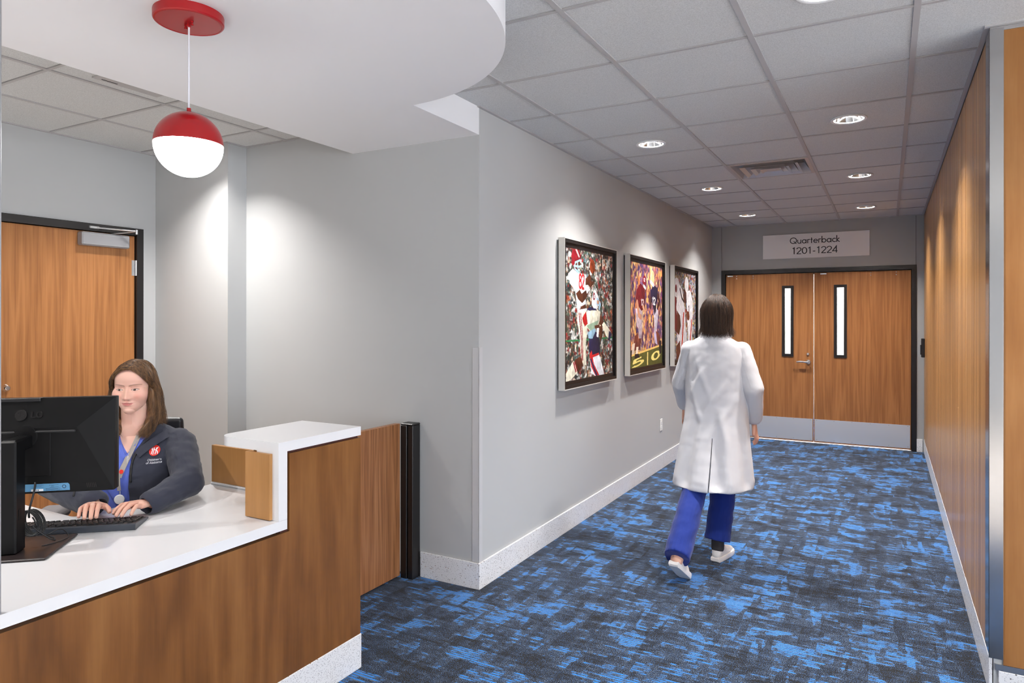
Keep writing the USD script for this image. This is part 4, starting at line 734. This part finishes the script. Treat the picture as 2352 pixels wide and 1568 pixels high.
kL = [V3(-.553, -1.683, .812), V3(-.541, -1.674, .815), V3(-.526, -1.667, .813), V3(-.511, -1.663, .808)]
tL = [V3(-.549, -1.747, .794), V3(-.515, -1.757, .793), V3(-.494, -1.750, .793), V3(-.480, -1.722, .793)]
kR = [V3(-.634, -1.748, .812), V3(-.651, -1.762, .816), V3(-.664, -1.779, .815), V3(-.668, -1.797, .809)]
tR = [V3(-.560, -1.806, .793), V3(-.568, -1.822, .792), V3(-.588, -1.834, .792), V3(-.618, -1.838, .793)]
hL = hand(WrL, kL, tL, [V3(-.566, -1.672, .800), V3(-.575, -1.700, .796), V3(-.583, -1.724, .793)]); hR = hand(WrR, kR, tR, [V3(-.640, -1.728, .803), V3(-.612, -1.731, .797), V3(-.586, -1.742, .793)])
hands = [to_m3((lambda t: (trimesh.smoothing.filter_taubin(t, lamb=.5, nu=.53, iterations=4), t)[1])(to_tm(h.refine_to_length(.0035)))) for h in (hL, hR)]
arms = uni(chain([ShL, ElL, WrL], [.05, .042, .026]) + chain([ShR, ElR, WrR], [.05, .042, .026]))
legs = uni(chain([at(.09, -.02, .54), at(.10, .40, .53), at(.10, .42, .10)], [.085, .06, .045]) + chain([at(-.09, -.02, .54), at(-.10, .40, .53), at(-.10, .42, .10)], [.085, .06, .045]) + [bone(at(s * .10, .42, .05), at(s * .10, .55, .035), .045, .035) for s in (-1, 1)])
bodyM = uni([headM, to_m3(neckm), to_m3(torso), *hands, arms, legs]); bt = to_tm(bodyM)
bl = (bt.vertices - HC) @ Rh; col = np.tile(np.array(srgb(226, 178, 160)), (len(bt.vertices), 1)); hm = (np.abs(bl[:, 0]) < .085) & (bl[:, 2] > -.105) & (bl[:, 1] > -.02)
col[hm] = head_colours(bl[hm], (226, 178, 160), (204, 122, 120), (-.0015, -.0020)); scalp = (bl[:, 2] > .084) | ((bl[:, 1] < .012) & (bl[:, 2] > -.06)); col[scalp] = np.array(srgb(58, 38, 26))
hnd = bt.vertices[:, 2] < .83; hnd &= bt.vertices[:, 1] < -1.6; col[hnd] = np.array(srgb(224, 170, 150))
part(pw, 'body', bt, 'skin', smooth=50, color=None if False else None) if False else None
bv, bf, bn = meshkit.arrays(bt, True); part(pw, 'body', trimesh.Trimesh(bv, bf, process=False), 'skin', smooth=True, color=col)
nails = [orient(lathe([(.0042, 0), (.003, .0008), (0, .001)], 10), t + V3(0, 0, .0045) + (t - k) / np.linalg.norm(t - k) * .003, (1, 0, 0), (0, 1, 0), (0, 0, 1)) for ks, ts in ((kL, tL), (kR, tR)) for k, t in zip(ks, ts)]
part(pw, 'fingernails', join(*nails), 'nail_pink', smooth=True)
# scrub top, then the jacket around it with an open front
scr = soft(uni([hull_of(ICO * .083 + at(.115, .0, .958), ICO * .083 + at(-.115, .0, .958), ICO * .122 + at(.06, .035, .85), ICO * .122 + at(-.06, .035, .85)), hull_of(ICO * .122 + at(.06, .035, .85), ICO * .122 + at(-.06, .035, .85), ICO * .15 + at(.05, -.02, .60), ICO * .15 + at(-.05, -.02, .60))]), .014, 8)
wrinkle(scr, .004, (14, 14, 9), 5)
def front_cut(poly, b0, b1):  # polygon in (a,z), cut from b0 to b1 forward
    return to_m3(to_tm(orient(prism(Polygon(poly), 0, b1 - b0), at(0, b0, 0), L, Z, F)))
vn = front_cut([(-.062, 1.10), (.062, 1.10), (.050, 1.03), (.004, .945), (-.004, .945), (-.050, 1.03)], .0, .4)
scM = to_m3(scr) - vn
part(pw, 'scrub_top', to_tm(scM), 'scrub_blue', smooth=45)
band = []
for s in (-1, 1):
    prm = np.linspace(0, 1, 14); path = [at(s * (.064 - .062 * t ** 1.0), .0, 1.035 - .095 * t) for t in prm]; band.append(path)
jk = soft(uni([hull_of(ICO * .092 + at(.125, .0, .952), ICO * .092 + at(-.125, .0, .952), ICO * .060 + at(.05, -.02, 1.02), ICO * .060 + at(-.05, -.02, 1.02), ICO * .140 + at(.07, .030, .84), ICO * .140 + at(-.07, .030, .84)), hull_of(ICO * .140 + at(.07, .030, .84), ICO * .140 + at(-.07, .03, .84), ICO * .168 + at(.06, -.03, .60), ICO * .168 + at(-.06, -.03, .60))]
    + chain([at(.12, .0, .972), ShL, ElL, WrL + .004 * Z], [.068, .070, .062, .050]) + chain([at(-.12, .0, .958), ShR, ElR, WrR + .004 * Z], [.068, .070, .062, .053])), .011, 8)
jk.vertices[:, 2] = np.maximum(jk.vertices[:, 2], .7615 + 0 * jk.vertices[:, 2]) if False else jk.vertices[:, 2]
wrinkle(jk, .009, (13, 13, 22), 9); wrinkle(jk, .003, (40, 40, 60), 19)
cutj = front_cut([(-.105, 1.13), (.088, 1.13), (.070, 1.02), (.028, .95), (.030, .70), (.030, .40), (-.10, .40), (-.095, .70), (-.095, .95), (-.10, 1.02)], .02, .265)
cuff = []
for e, w in ((ElL, WrL), (ElR, WrR)):   # open the sleeve ends around the wrists
    u = (w - e) / np.linalg.norm(w - e); c0 = w - u * .012; cuff.append(m3.Manifold.batch_boolean([bone(c0, c0 + u * .12, .031, .036)], m3.OpType.Add))
desk_cut = to_m3(to_tm(bx(-.7425, .1, -1.79, -1.0, .3, .7615)))
jM = to_m3(jk) - cutj - cuff[0] - cuff[1] - desk_cut - to_m3(to_tm(bx(-2, .1, -2.7, -1.784, .3, .7615)))
jt = to_tm(jM)
part(pw, 'jacket', jt, 'jacket_navy', smooth=45)
# ray casting straight back along -F to lay trims on the cloth
def drape(mesh, pts, off=.002):
    v, f = mesh.vertices, mesh.faces; A, B, C_ = v[f[:, 0]], v[f[:, 1]], v[f[:, 2]]; out = []; D = -F; e1, e2 = B - A, C_ - A; h = np.cross(D, e2); a = (e1 * h).sum(1); ok0 = np.abs(a) > 1e-12
    for p in pts:
        o = p + F * .8; s = o - A; u = (s * h).sum(1) / np.where(ok0, a, 1); q = np.cross(s, e1); w = (q @ D) / np.where(ok0, a, 1); t = (e2 * q).sum(1) / np.where(ok0, a, 1)
        hit = ok0 & (u >= -1e-6) & (w >= -1e-6) & (u + w <= 1 + 1e-6) & (t > 0); out.append(o + D * (t[hit].min() - off) if hit.any() else p)
    return np.array(out)
def ribbon(mesh, path, width, n=26, off=.0025):
    p = spline([at(a, 0, z) for a, z in path], n); t = np.gradient(p, axis=0); t /= np.linalg.norm(t, axis=1, keepdims=True); sd = np.cross(t, F); sd /= np.linalg.norm(sd, axis=1, keepdims=True)
    lanes = [drape(mesh, p + sd * width * k, off) for k in (-.5, 0, .5)]; base = [l - F * .0022 for l in lanes]
    v = np.vstack(lanes + base); f = []
    for j in range(2):
        for i in range(n - 1):
            a, b, c, d = j * n + i, (j + 1) * n + i, (j + 1) * n + i + 1, j * n + i + 1; f += [(a, b, c), (a, c, d)]; o = 3 * n; f += [(a + o, c + o, b + o), (a + o, d + o, c + o)]
    for j, fl in ((0, 0), (2, 1)):
        for i in range(n - 1):
            a, b = j * n + i, j * n + i + 1; q = [(a, b, b + 3 * n), (a, b + 3 * n, a + 3 * n)]; f += [x[::-1] if fl else x for x in q]
    return trimesh.Trimesh(v, np.array(f), process=False)
_s = to_tm(scM); _k = bt.triangles_center[:, 2] > .93; _k &= bt.triangles_center[:, 2] < 1.09; skinscrub = join(_s, trimesh.Trimesh(bt.vertices, bt.faces[_k], process=False))
for s in (-1, 1): part(pw, 'neckline_band', ribbon(skinscrub, [(s * .058, 1.030), (s * .040, .992), (s * .020, .962), (s * .002, .938)], .018, 18, .002), 'scrub_blue', smooth=40)
ly = sub(pw, 'lanyard')
ribL = ribbon(skinscrub, [(.034, 1.02), (.018, .96), (.001, .90), (-.012, .862)], .022, 26, .006); ribR = ribbon(skinscrub, [(-.072, 1.02), (-.054, .96), (-.034, .90), (-.018, .862)], .022, 26, .005)
part(ly, 'ribbon', ribL, 'lanyard_grey', smooth=40); part(ly, 'ribbon', ribR, 'lanyard_grey', smooth=40); part(ly, 'ribbon_tail', ribbon(skinscrub, [(-.014, .872), (-.013, .84), (-.011, .805)], .014, 10, .007), 'lanyard_grey', smooth=40)
def flat_on(mesh, poly_mesh, a, z, rot=0., off=.003):   # lay a small flat mesh (x right as seen, y up) on the cloth at (a,z)
    v, f = as_arrays(poly_mesh); c, s_ = math.cos(rot), math.sin(rot); x, y = v[:, 0] * c - v[:, 1] * s_, v[:, 0] * s_ + v[:, 1] * c
    base = drape(mesh, [at(a + q, 0, z + w) for q, w in zip(x, y)], off); return trimesh.Trimesh(base + F * v[:, 2:3], f, process=False)
disc = lambda r, n=18: prism(Point(0, 0).buffer(r, n // 4 + 1), 0, .0008)
lanM = join(ribL, ribR)
part(ly, 'red_mark', join(*[flat_on(lanM, disc(.0085), a, z, 0, .0030) for a, z in ((-.003, .885), (-.046, .935), (-.030, .895))]), 'logo_red')
txt = meshkit.text_mesh('MIRACLES', .0085, .0006); txt.apply_translation([-txt.bounds[1, 0] / 2, -.004, 0])
part(ly, 'lettering', join(flat_on(lanM, txt, .0125, .940, math.radians(-73), .0030)), 'thread_white', label='pale lettering MIRACLES on the lanyard')
rc = drape(skinscrub, [at(-.010, 0, .768)], .004)[0]
part(ly, 'clip', tube([rc + Z * .034, rc + Z * .018], .003, 8), 'chrome')
part(ly, 'badge_reel', orient(lathe([(.0185, 0), (.0205, .003), (.0205, .008), (.018, .0105), (0, .012)], 28), rc, L, Z, F), 'badge_white', smooth=40, label='round pale badge reel')
# embroidered emblem on her left chest
e0 = (.114, .962); part(pw, 'jacket_emblem', flat_on(jt, disc(.0208, 40), *e0, 0, .0022), 'logo_red', smooth=False, label='round red emblem on the jacket')
fig = [limb([(-.010, -.012), (-.008, .004), (-.012, .006)], .0016), limb([(-.004, -.014), (-.003, .006)], .0016), ell(-.0035, .0095, .0022, .0025), limb([(.004, -.013), (.006, .004), (.011, .012)], .0017), ell(.0055, .0085, .0022, .0026), limb([(-.003, .003), (.006, .002)], .0014), limb([(.006, .002), (.011, -.004), (.012, -.012)], .0014), ell(-.010, .0085, .002, .0022)]
part(pw, 'emblem_figures', flat_on(jt, join(*[prism(q, 0, .0006) for q in fig]), *e0, 0, .0032), 'thread_white')
for k, (t_, dz) in enumerate((("Children's", -.036), ('of Alabama', -.0465))):
    tm_ = meshkit.text_mesh(t_, .0078, .0006); tm_.apply_translation([-tm_.bounds[1, 0] / 2, -.004, 0]); part(pw, 'embroidery', flat_on(jt, tm_, e0[0] + .004, e0[1] + dz, 0, .0026), 'thread_white', label=f'white embroidered lettering {t_}')
# collar: a standing band that folds out at the front
ca = np.radians(np.linspace(-128, 128, 40)); inner, outer = [], []
for q in ca:
    a_, b_ = math.sin(q) * (.086 + .012 * abs(q) / 2.2), -math.cos(q) * .078 - .012; dz = -.030 * (abs(q) / 2.23) ** 2
    inner.append((at(a_, b_, 1.035 + dz), at(a_ * 1.02, b_ * 1.02, 1.088 + dz))); outer.append((at(a_ * 1.30, b_ * 1.24, 1.020 + dz), at(a_ * 1.10, b_ * 1.10, 1.090 + dz)))
rings = [np.array([i[0] for i in inner]), np.array([i[1] for i in inner]), np.array([o[1] for o in outer]), np.array([o[0] for o in outer])]; nq = len(ca); cv_ = np.vstack(rings); cf = []
for r_ in range(4):
    for i in range(nq - 1):
        a, b = r_ * nq + i, ((r_ + 1) % 4) * nq + i; cf += [(a, b, b + 1), (a, b + 1, a + 1)]
cf += [(0, 2 * nq, nq), (0, 3 * nq, 2 * nq), (nq - 1, 2 * nq - 1, 3 * nq - 1), (nq - 1, 3 * nq - 1, 4 * nq - 1)]
part(pw, 'collar', trimesh.Trimesh(cv_, np.array(cf), process=False), 'jacket_navy', smooth=50)
flap = ribbon(jt, [(.150, 1.028), (.118, 1.006), (.080, .978), (.050, .950)], .034, 20, .012); part(pw, 'collar_flap', flap, 'jacket_navy', smooth=50)
# jacket front edge bindings (zip)
for s, pth in ((1, [(.078, 1.0), (.045, .965), (.031, .93), (.031, .87), (.031, .84)]), (-1, [(-.105, .99), (-.098, .94), (-.098, .88), (-.098, .84)])):
    p = spline([at(a + s * .005, 0, z) for a, z in pth], 24); part(pw, 'jacket_zip', tube(drape(jt, p, .001), .0045, 8), 'black_matte', smooth=True)
part(pw, 'ring', orient(trimesh.creation.torus(.0088, .0012, 24, 8), kL[2] * .62 + tL[2] * .38 + V3(0, 0, .009), *(lambda d: (np.cross([0, 0, 1.], d) / np.linalg.norm(np.cross([0, 0, 1.], d)), np.cross(d, np.cross([0, 0, 1.], d)) / np.linalg.norm(np.cross(d, np.cross([0, 0, 1.], d))), d))((tL[2] - kL[2]) / np.linalg.norm(tL[2] - kL[2]))), 'gold', smooth=True)
# hair: a close cap, side volumes and combed strands
def H_(x, y, z): return HC + Rh @ V3(x, y, z)
cap_v = hv.copy(); rad = np.linalg.norm(cap_v - V3(0, .0, .01), axis=1, keepdims=True); capd = (cap_v - V3(0, 0, .01)) / rad
hx, hy, hz = hv.T; keep = (hz > .091 - .35 * np.clip(np.abs(hx) - .02, 0, 1)) & (hy < .062) | (hy < .028 + .25 * np.clip(hz, 0, .1)) & (hz > -.07)
cap_v = cap_v + capd * .0035
kf = keep[hf].all(1); capm = trimesh.Trimesh(cap_v @ Rh.T + HC, hf[kf], process=False); capm.remove_unreferenced_vertices()
vol = []
for s in (-1, 1):
    vol += [hull_of(ICO * .020 + H_(s * .054, -.02, .040), ICO * .018 + H_(s * .070, .004, .0), ICO * .024 + H_(s * .070, -.035, -.02), ICO * .022 + H_(s * .076, .0, -.085), ICO * .026 + H_(s * .062, -.050, -.09)),
            hull_of(ICO * .022 + H_(s * .076, .0, -.085), ICO * .026 + H_(s * .062, -.05, -.09), ICO * .024 + H_(s * .082, .025, -.145), ICO * .026 + H_(s * .070, -.03, -.15)),
            hull_of(ICO * .024 + H_(s * .082, .025, -.145), ICO * .026 + H_(s * .070, -.03, -.15), ICO * .014 + H_(s * .050, .070, -.195), ICO * .015 + H_(s * .082, .050, -.19))]
vol.append(hull_of(ICO * .03 + H_(.045, -.065, .02), ICO * .03 + H_(-.045, -.065, .02), ICO * .03 + H_(.05, -.065, -.16), ICO * .03 + H_(-.05, -.065, -.16)))
ht = soft(uni(vol), .008, 8); wrinkle(ht, .005, (60, 60, 7), 31)
hp = sub(pw, 'hair'); part(hp, 'hair_mass', ht, 'hair_brown', smooth=50); part(hp, 'hair_cap', capm, 'hair_brown', smooth=50)
st = []; rh = np.random.default_rng(21)
for k in range(5200):
    s = 1 if rh.random() < .55 else -1; yp = rh.uniform(-.085, .082); fr = np.clip((yp + .085) / .167, 0, 1); zt = .1035 - 2.3 * max(0, yp - .01) ** 2 * 1.6 - 2.4 * max(0, -.02 - yp) ** 2; j = rh.normal(0, .0045, 3); o = rh.uniform(0, .016); wv = rh.uniform(0, 6.28); ln_ = rh.uniform(.80, 1.06)
    ctl = [V3(.012 + s * .004 + rh.uniform(-.007, .007), yp * .96, zt + .005), V3(s * .036, yp * .98 - .004, zt - .009 + o * .2), V3(s * (.066 + o * .3), yp * .80 - .004, .042), V3(s * (.080 + o * .5), -.045 + fr * .062, -.004), V3(s * (.083 + o), -.052 + fr * .062, -.065), V3(s * (.084 + o * 1.1), -.050 + fr * .078, -.118), V3(s * (.090 + o - .014 * fr), -.045 + fr * .112, -.118 - .048 * ln_), V3(s * (.082 + o - .045 * fr), -.040 + fr * .130, -.118 - .088 * ln_)]
    ctl = [c + j * (.25 + .2 * i) for i, c in enumerate(ctl)]; p = spline([H_(*c) for c in ctl], 22); tt = np.linspace(0, 1, 22)
    p = p + (np.sin(tt * 15 + wv * .35 + fr * 4)[:, None] * (F * .7 + L * s * .7)) * (.0085 * np.clip(tt - .32, 0, 1))[:, None] * 1.9; st.append(p)
hair_curves(hp, 'strands', st, .0013, 'hair_brown')
# ---------------------------------------------------------------- office chair
ch = thing('office_chair', 'black office chair with grey seat behind the woman', 'chair', (*(at(-.065, -.06, 0)[:2]), 0), math.atan2(F[1], F[0]) + math.pi / 2)
q_ = dict(local=True)   # local: x her left ... -y forward
part(ch, 'seat', bx(-.25, .25, -.30, .22, .40, .475, .03), 'chair_grey', smooth=40, **q_)
bk = trimesh.Trimesh(*as_arrays(hullm(np.vstack([ICO * .02 + V3(x, y, z) for x, y, z in ((-.175, .215, 1.030), (.175, .215, 1.030), (-.19, .26, .56), (.19, .26, .56), (0, .25, 1.045), (0, .29, .56))]))), process=False)
part(ch, 'backrest', bk, 'chair_black', smooth=40, **q_)
for s in (-1, 1):
    part(ch, 'armrest', trimesh.Trimesh(*as_arrays(hullm(np.vstack([ICO * .028 + V3(s * .315 + dx, y, .650) for dx in (-.03, .03) for y in (-.16, .10)]))), process=False), 'chair_grey', smooth=40, **q_)
    part(ch, 'armrest_post', tube([(s * .315, -.02, .64), (s * .315, .0, .44), (s * .2, .0, .41)], .018, 10), 'chair_black', smooth=40, **q_)
part(ch, 'back_stem', bx(-.03, .03, .20, .275, .36, .60, .01), 'chair_black', **q_); part(ch, 'column', cyl((0, -.03, .08), (0, -.03, .40), .028, 18), 'chair_black', smooth=40, **q_)
for k in range(5):
    a = k * 2 * math.pi / 5; part(ch, 'base_arm', tube([(0, -.03, .10), (.29 * math.cos(a), -.03 + .29 * math.sin(a), .075)], [.026, .018], 10), 'chair_black', smooth=40, **q_); part(ch, 'castor', cyl((.29 * math.cos(a) - .012, -.03 + .29 * math.sin(a), .030), (.29 * math.cos(a) + .012, -.03 + .29 * math.sin(a), .030), .030, 18), 'chair_black', smooth=40, **q_)

# ---------------------------------------------------------------- the walking person, seen from behind
wc = V3(1.075, 1.13, 0)
ww = thing('person', 'person in a long white coat and blue trousers walking away down the corridor', 'person', (wc[0], wc[1], 0))
wF, wL = V3(.02, 1, 0), V3(-1, .02, 0)     # forward (down the corridor), own left
def wp(a, b, z): return wc + wL * a + wF * b + Z * z   # a>0 towards the own left
wsL, wsR = wp(.160, -.010, 1.332), wp(-.152, .015, 1.332)
weL, wwL = wp(.235, .06, 1.11), wp(.270, .24, .93)
weR, wwR = wp(-.232, -.01, 1.10), wp(-.215, .10, .885)
hipL, hipR = wp(.085, 0, .86), wp(-.080, .0, .86)
knL, anL = wp(.092, -.16, .470), wp(.090, -.545, .150); knR, anR = wp(-.035, .075, .47), wp(-.012, -.005, .085)
WH_ = wp(-.005, .02, 1.575); Rw = np.stack([wL, wF, Z], 1)
wv_, wf_ = head_mesh(5); whM = to_m3(trimesh.Trimesh(wv_ @ Rw.T + WH_, wf_, process=False)) if np.linalg.det(Rw) > 0 else to_m3(trimesh.Trimesh((wv_ * [-1, 1, 1]) @ (Rw * [-1, 1, 1]).T + WH_, wf_, process=False))
def hang(wr, kn, sgn):   # relaxed hand, fingers down and slightly curled forward
    d = V3(0, .22, -1); d /= np.linalg.norm(d); mc = [wr + d * .085 + wF * (.030 - .020 * i) + wL * sgn * .004 for i in range(4)]; tp = [m + d * (.066, .074, .068, .052)[i] + wF * .012 - wL * sgn * .010 for i, m in enumerate(mc)]
    return hand(wr, mc, tp, [wr + d * .04 + wF * .034, wr + d * .075 + wF * .045, wr + d * .105 + wF * .042], .0088, .011, -wL * sgn * -1.0)
wbody = uni([whM, bone(WH_ - Z * .09 - wF * .012, wp(0, -.015, 1.42), .050, .058), hull_of(ICO * .05 + wp(.12, 0, 1.33), ICO * .05 + wp(-.12, 0, 1.33), ICO * .10 + wp(.04, 0, 1.15), ICO * .10 + wp(-.04, 0, 1.15)), hull_of(ICO * .10 + wp(.04, 0, 1.15), ICO * .10 + wp(-.04, 0, 1.15), ICO * .11 + wp(.06, 0, .88), ICO * .11 + wp(-.06, 0, .88)),
    *chain([wsL, weL, wwL], [.042, .038, .026]), *chain([wsR, weR, wwR], [.042, .038, .026]), *chain([hipL, knL, anL], [.08, .055, .036]), *chain([hipR, knR, anR], [.08, .055, .036]), hang(wwL, None, 1), hang(wwR, None, -1)])
wb = to_tm(wbody); wb_v, wb_f, _ = meshkit.arrays(wb, True); part(ww, 'body', trimesh.Trimesh(wb_v, wb_f, process=False), 'skin', smooth=True, color=np.tile(np.array(srgb(220, 168, 146)), (len(wb_v), 1)))
def cuff_ring(kn, an, r):
    u = (an - kn) / np.linalg.norm(an - kn); a_ = np.cross(u, wF); a_ /= np.linalg.norm(a_); b_ = np.cross(u, a_); return np.array([an + a_ * r * math.cos(t) + b_ * r * 1.1 * math.sin(t) for t in np.linspace(0, 2 * np.pi, 24, endpoint=False)])
tr = soft(uni([bone(hipL, knL, .100, .076), hull_of(ICO * .076 + knL, cuff_ring(knL, anL + Z * .01, .074)), bone(hipR, knR, .104, .078), hull_of(ICO * .078 + knR, cuff_ring(knR, anR + Z * .045, .078)), hull_of(ICO * .11 + hipL, ICO * .11 + hipR)]), .012, 5); wrinkle(tr, .007, (12, 12, 20), 41)
part(ww, 'trousers', tr, 'trouser_blue', smooth=50)
hemc = wp(.015, .0, 0)
ringp = lambda z, rx, ry, dx=0, dy=0: [wc + wL * (dx + rx * math.cos(t)) + wF * (dy + ry * math.sin(t)) + Z * z for t in np.linspace(0, 2 * np.pi, 28, endpoint=False)]
def loft(rings, n=36):
    P = np.array([[wc + wL * (dx + rx * math.cos(t)) + wF * (dy + ry * math.sin(t)) + Z * z for t in np.linspace(0, 2 * np.pi, n, endpoint=False)] for z, rx, ry, dx, dy in rings]); m = len(rings); f = []
    for i in range(m - 1):
        for j in range(n):
            k = (j + 1) % n; p_, q, r_, t_ = i * n + j, i * n + k, (i + 1) * n + k, (i + 1) * n + j; f += [(p_, q, r_), (p_, r_, t_)]
    v = np.vstack([P.reshape(-1, 3), P[0].mean(0), P[-1].mean(0)]); c0, c1 = m * n, m * n + 1
    for j in range(n): k = (j + 1) % n; f += [(c0, k, j), (c1, (m - 1) * n + j, (m - 1) * n + k)]
    t = trimesh.Trimesh(v, np.array(f), process=True); t.fix_normals(); return to_m3(t)
tors = loft([(.485, .248, .240, .012, -.04), (.58, .238, .215, .010, -.03), (.72, .224, .187, .006, -.015), (.88, .206, .160, 0, 0), (1.00, .194, .142, 0, 0), (1.12, .190, .131, .0, 0), (1.22, .193, .124, .002, 0), (1.30, .196, .114, .004, 0), (1.36, .182, .098, .004, -.005), (1.402, .128, .082, .002, -.012), (1.435, .064, .060, 0, -.015)])
ct = soft(uni([tors, *chain([wsL, weL, wwL + Z * .03], [.063, .064, .054]), *chain([wsR, weR, wwR + Z * .03], [.063, .064, .054])]), .012, 24)
# folds: long vertical drapes below the waist, diagonal pulls across the back
p = ct.vertices; rel = p - wc; ang = np.arctan2(rel @ wF, rel @ wL); low = np.clip((1.0 - p[:, 2]) / .5, 0, 1) * np.clip((p[:, 2] - .475) / .06, 0, 1)
arm_ = np.abs(rel @ wL) > .255
d_ = np.where(arm_, 0, .015 * low * np.sin(ang * 8 + .5 * np.sin(p[:, 2] * 4)) + .005 * low * np.sin(ang * 15 + 1))
dg_ = meshkit.fbm(np.stack([rel @ wL * 8 + p[:, 2] * 7, rel @ wF * 5, p[:, 2] * 3 - rel @ wL * 4], -1), 3, 51) - .5
ct.vertices = p + ct.vertex_normals * (d_ + .020 * dg_ * np.clip((p[:, 2] - .72) / .3, 0, 1))[:, None]; wrinkle(ct, .0015, (22, 22, 30), 61)
la, zz_, back_ = (ct.vertices - wc) @ wL, ct.vertices[:, 2], ((ct.vertices - wc) @ wF) < -.01
for (a0, z0, a1, z1, amp, wd) in ((.10, 1.30, -.02, .98, .010, .020), (-.12, 1.18, .06, .93, .012, .022), (-.13, 1.02, .0, .80, .011, .020), (.13, 1.12, .05, .86, .009, .018), (.02, 1.26, .14, 1.05, .008, .018), (-.05, .96, -.12, .72, .009, .02)):
    dx_, dz_ = a1 - a0, z1 - z0; L2 = dx_ * dx_ + dz_ * dz_; t_ = np.clip(((la - a0) * dx_ + (zz_ - z0) * dz_) / L2, 0, 1); dd = np.hypot(la - a0 - t_ * dx_, zz_ - z0 - t_ * dz_)
    ct.vertices = ct.vertices + ct.vertex_normals * (amp * np.exp(-(dd / wd) ** 2) * back_ * np.sin(np.pi * np.clip(t_, .08, .92)))[:, None]
vent = to_m3(to_tm(orient(prism(Polygon([(-.006, .3), (.006, .3), (.002, .80), (-.002, .80)]), 0, .35), wp(-.02, -.40, 0), -wL, Z, wF)))
cm = to_m3(ct) - vent
inner_ = hull_of(np.array(ringp(.90, .165, .125)), np.array(ringp(.45, .222, .210, .012, -.04))); cm = cm - inner_
part(ww, 'coat', to_tm(cm), 'coat_white', smooth=50)
part(ww, 'coat_collar', soft(hull_of(ICO * .012 + wp(.075, -.04, 1.445), ICO * .012 + wp(-.075, -.04, 1.445), ICO * .012 + wp(.09, .0, 1.425), ICO * .012 + wp(-.09, .0, 1.425), ICO * .014 + wp(.0, -.075, 1.43), ICO * .014 + wp(.0, -.07, 1.39), ICO * .012 + wp(.07, -.065, 1.40), ICO * .012 + wp(-.07, -.065, 1.40)), .01, 4), 'coat_white', smooth=60)
def shoe(t_, heel, toe, lift, tag_):
    heel, toe = np.asarray(heel, float), np.asarray(toe, float); u = (toe - heel) / np.linalg.norm(toe - heel); s_ = np.cross(u, Z); s_ /= np.linalg.norm(s_); n_ = np.cross(s_, u)
    W_ = lambda l, a, h: heel + u * l + s_ * a + n_ * h
    prof = [(0.0, .028), (.03, .034), (.09, .033), (.16, .042), (.21, .042), (.245, .030), (.262, .012)]
    outl = [W_(l, w, 0) for l, w in prof] + [W_(l, -w, 0) for l, w in prof[::-1]]
    cen_ = np.array(outl).mean(0); so = hull_of(cen_ + (np.array(outl) - cen_) * .94, np.array(outl) + n_ * .008, np.array(outl) + n_ * .024, cen_ + (np.array(outl) - cen_) * .95 + n_ * .031); 
    upm = soft(uni([hull_of(ICO * .030 + W_(.035, 0, .045), ICO * .034 + W_(.10, 0, .045), ICO * .033 + W_(.17, 0, .036)), hull_of(ICO * .033 + W_(.17, 0, .036), ICO * .022 + W_(.232, 0, .028)), hull_of(ICO * .030 + W_(.030, 0, .045), ICO * .036 + W_(.045, 0, .075), ICO * .030 + W_(.11, 0, .06))]), .008, 5)
    sp = sub(t_, 'shoe'); part(sp, 'sole', to_tm(so), 'shoe_white', smooth=30); part(sp, 'upper', upm, 'shoe_white', smooth=50); part(sp, 'sock', to_tm(bone(W_(.045, 0, .085), W_(.045, 0, .085) + Z * .06, .040, .040)), 'sock_dark', smooth=50)
shoe(ww, anR + V3(-.004, -.055, -.083), anR + V3(.045, .195, -.083), 0, True)
shoe(ww, anL + V3(-.01, -.05, -.020), anL + V3(.012, .145, -.155), 1, False)
# hair of the walking person: a bob that ends at the collar
vw = [hull_of(*[ICO * .026 + WH_ + Rw @ V3(*q) for q in ((.056, .0, .05), (-.056, .0, .05), (.058, -.03, -.05), (-.058, -.03, -.05), (0, -.080, .03), (0, -.080, -.06), (0, .0, .088), (0, .05, .078))]), hull_of(*[ICO * .022 + WH_ + Rw @ V3(*q) for q in ((.062, -.02, -.05), (-.062, -.02, -.05), (0, -.082, -.06), (.054, -.025, -.115), (-.054, -.025, -.115), (.035, -.070, -.120), (-.035, -.070, -.120))])]
wt_ = soft(uni(vw), .008, 8); wrinkle(wt_, .005, (60, 60, 7), 71); wh = sub(ww, 'hair'); part(wh, 'hair_mass', wt_, 'hair_dark', smooth=50)
st = []
for k in range(3600):
    az = rh.uniform(math.radians(-215), math.radians(35)); o = rh.uniform(0, .012); j = rh.normal(0, .004, 3); c_, s_ = math.cos(az), math.sin(az); ln_ = rh.uniform(.85, 1.12)
    ctl = [V3(c_ * .012, .0 + s_ * .012, .114), V3(c_ * .056, -.012 + s_ * .070, .088), V3(c_ * (.082 + o), -.016 + s_ * (.094 + o), .025), V3(c_ * (.083 + o), -.020 + s_ * (.092 + o), -.04), V3(c_ * (.080 + o), -.024 + s_ * (.084 + o), -.09 * ln_), V3(c_ * (.074 + o * 1.8) + j[0] * 2, -.030 + s_ * (.074 + o), -.142 * ln_)]
    p = spline([WH_ + Rw @ (c + j * (.3 + .25 * i)) for i, c in enumerate(ctl)], 16); st.append(p)
hair_curves(wh, 'strands', st, .0013, 'hair_dark')
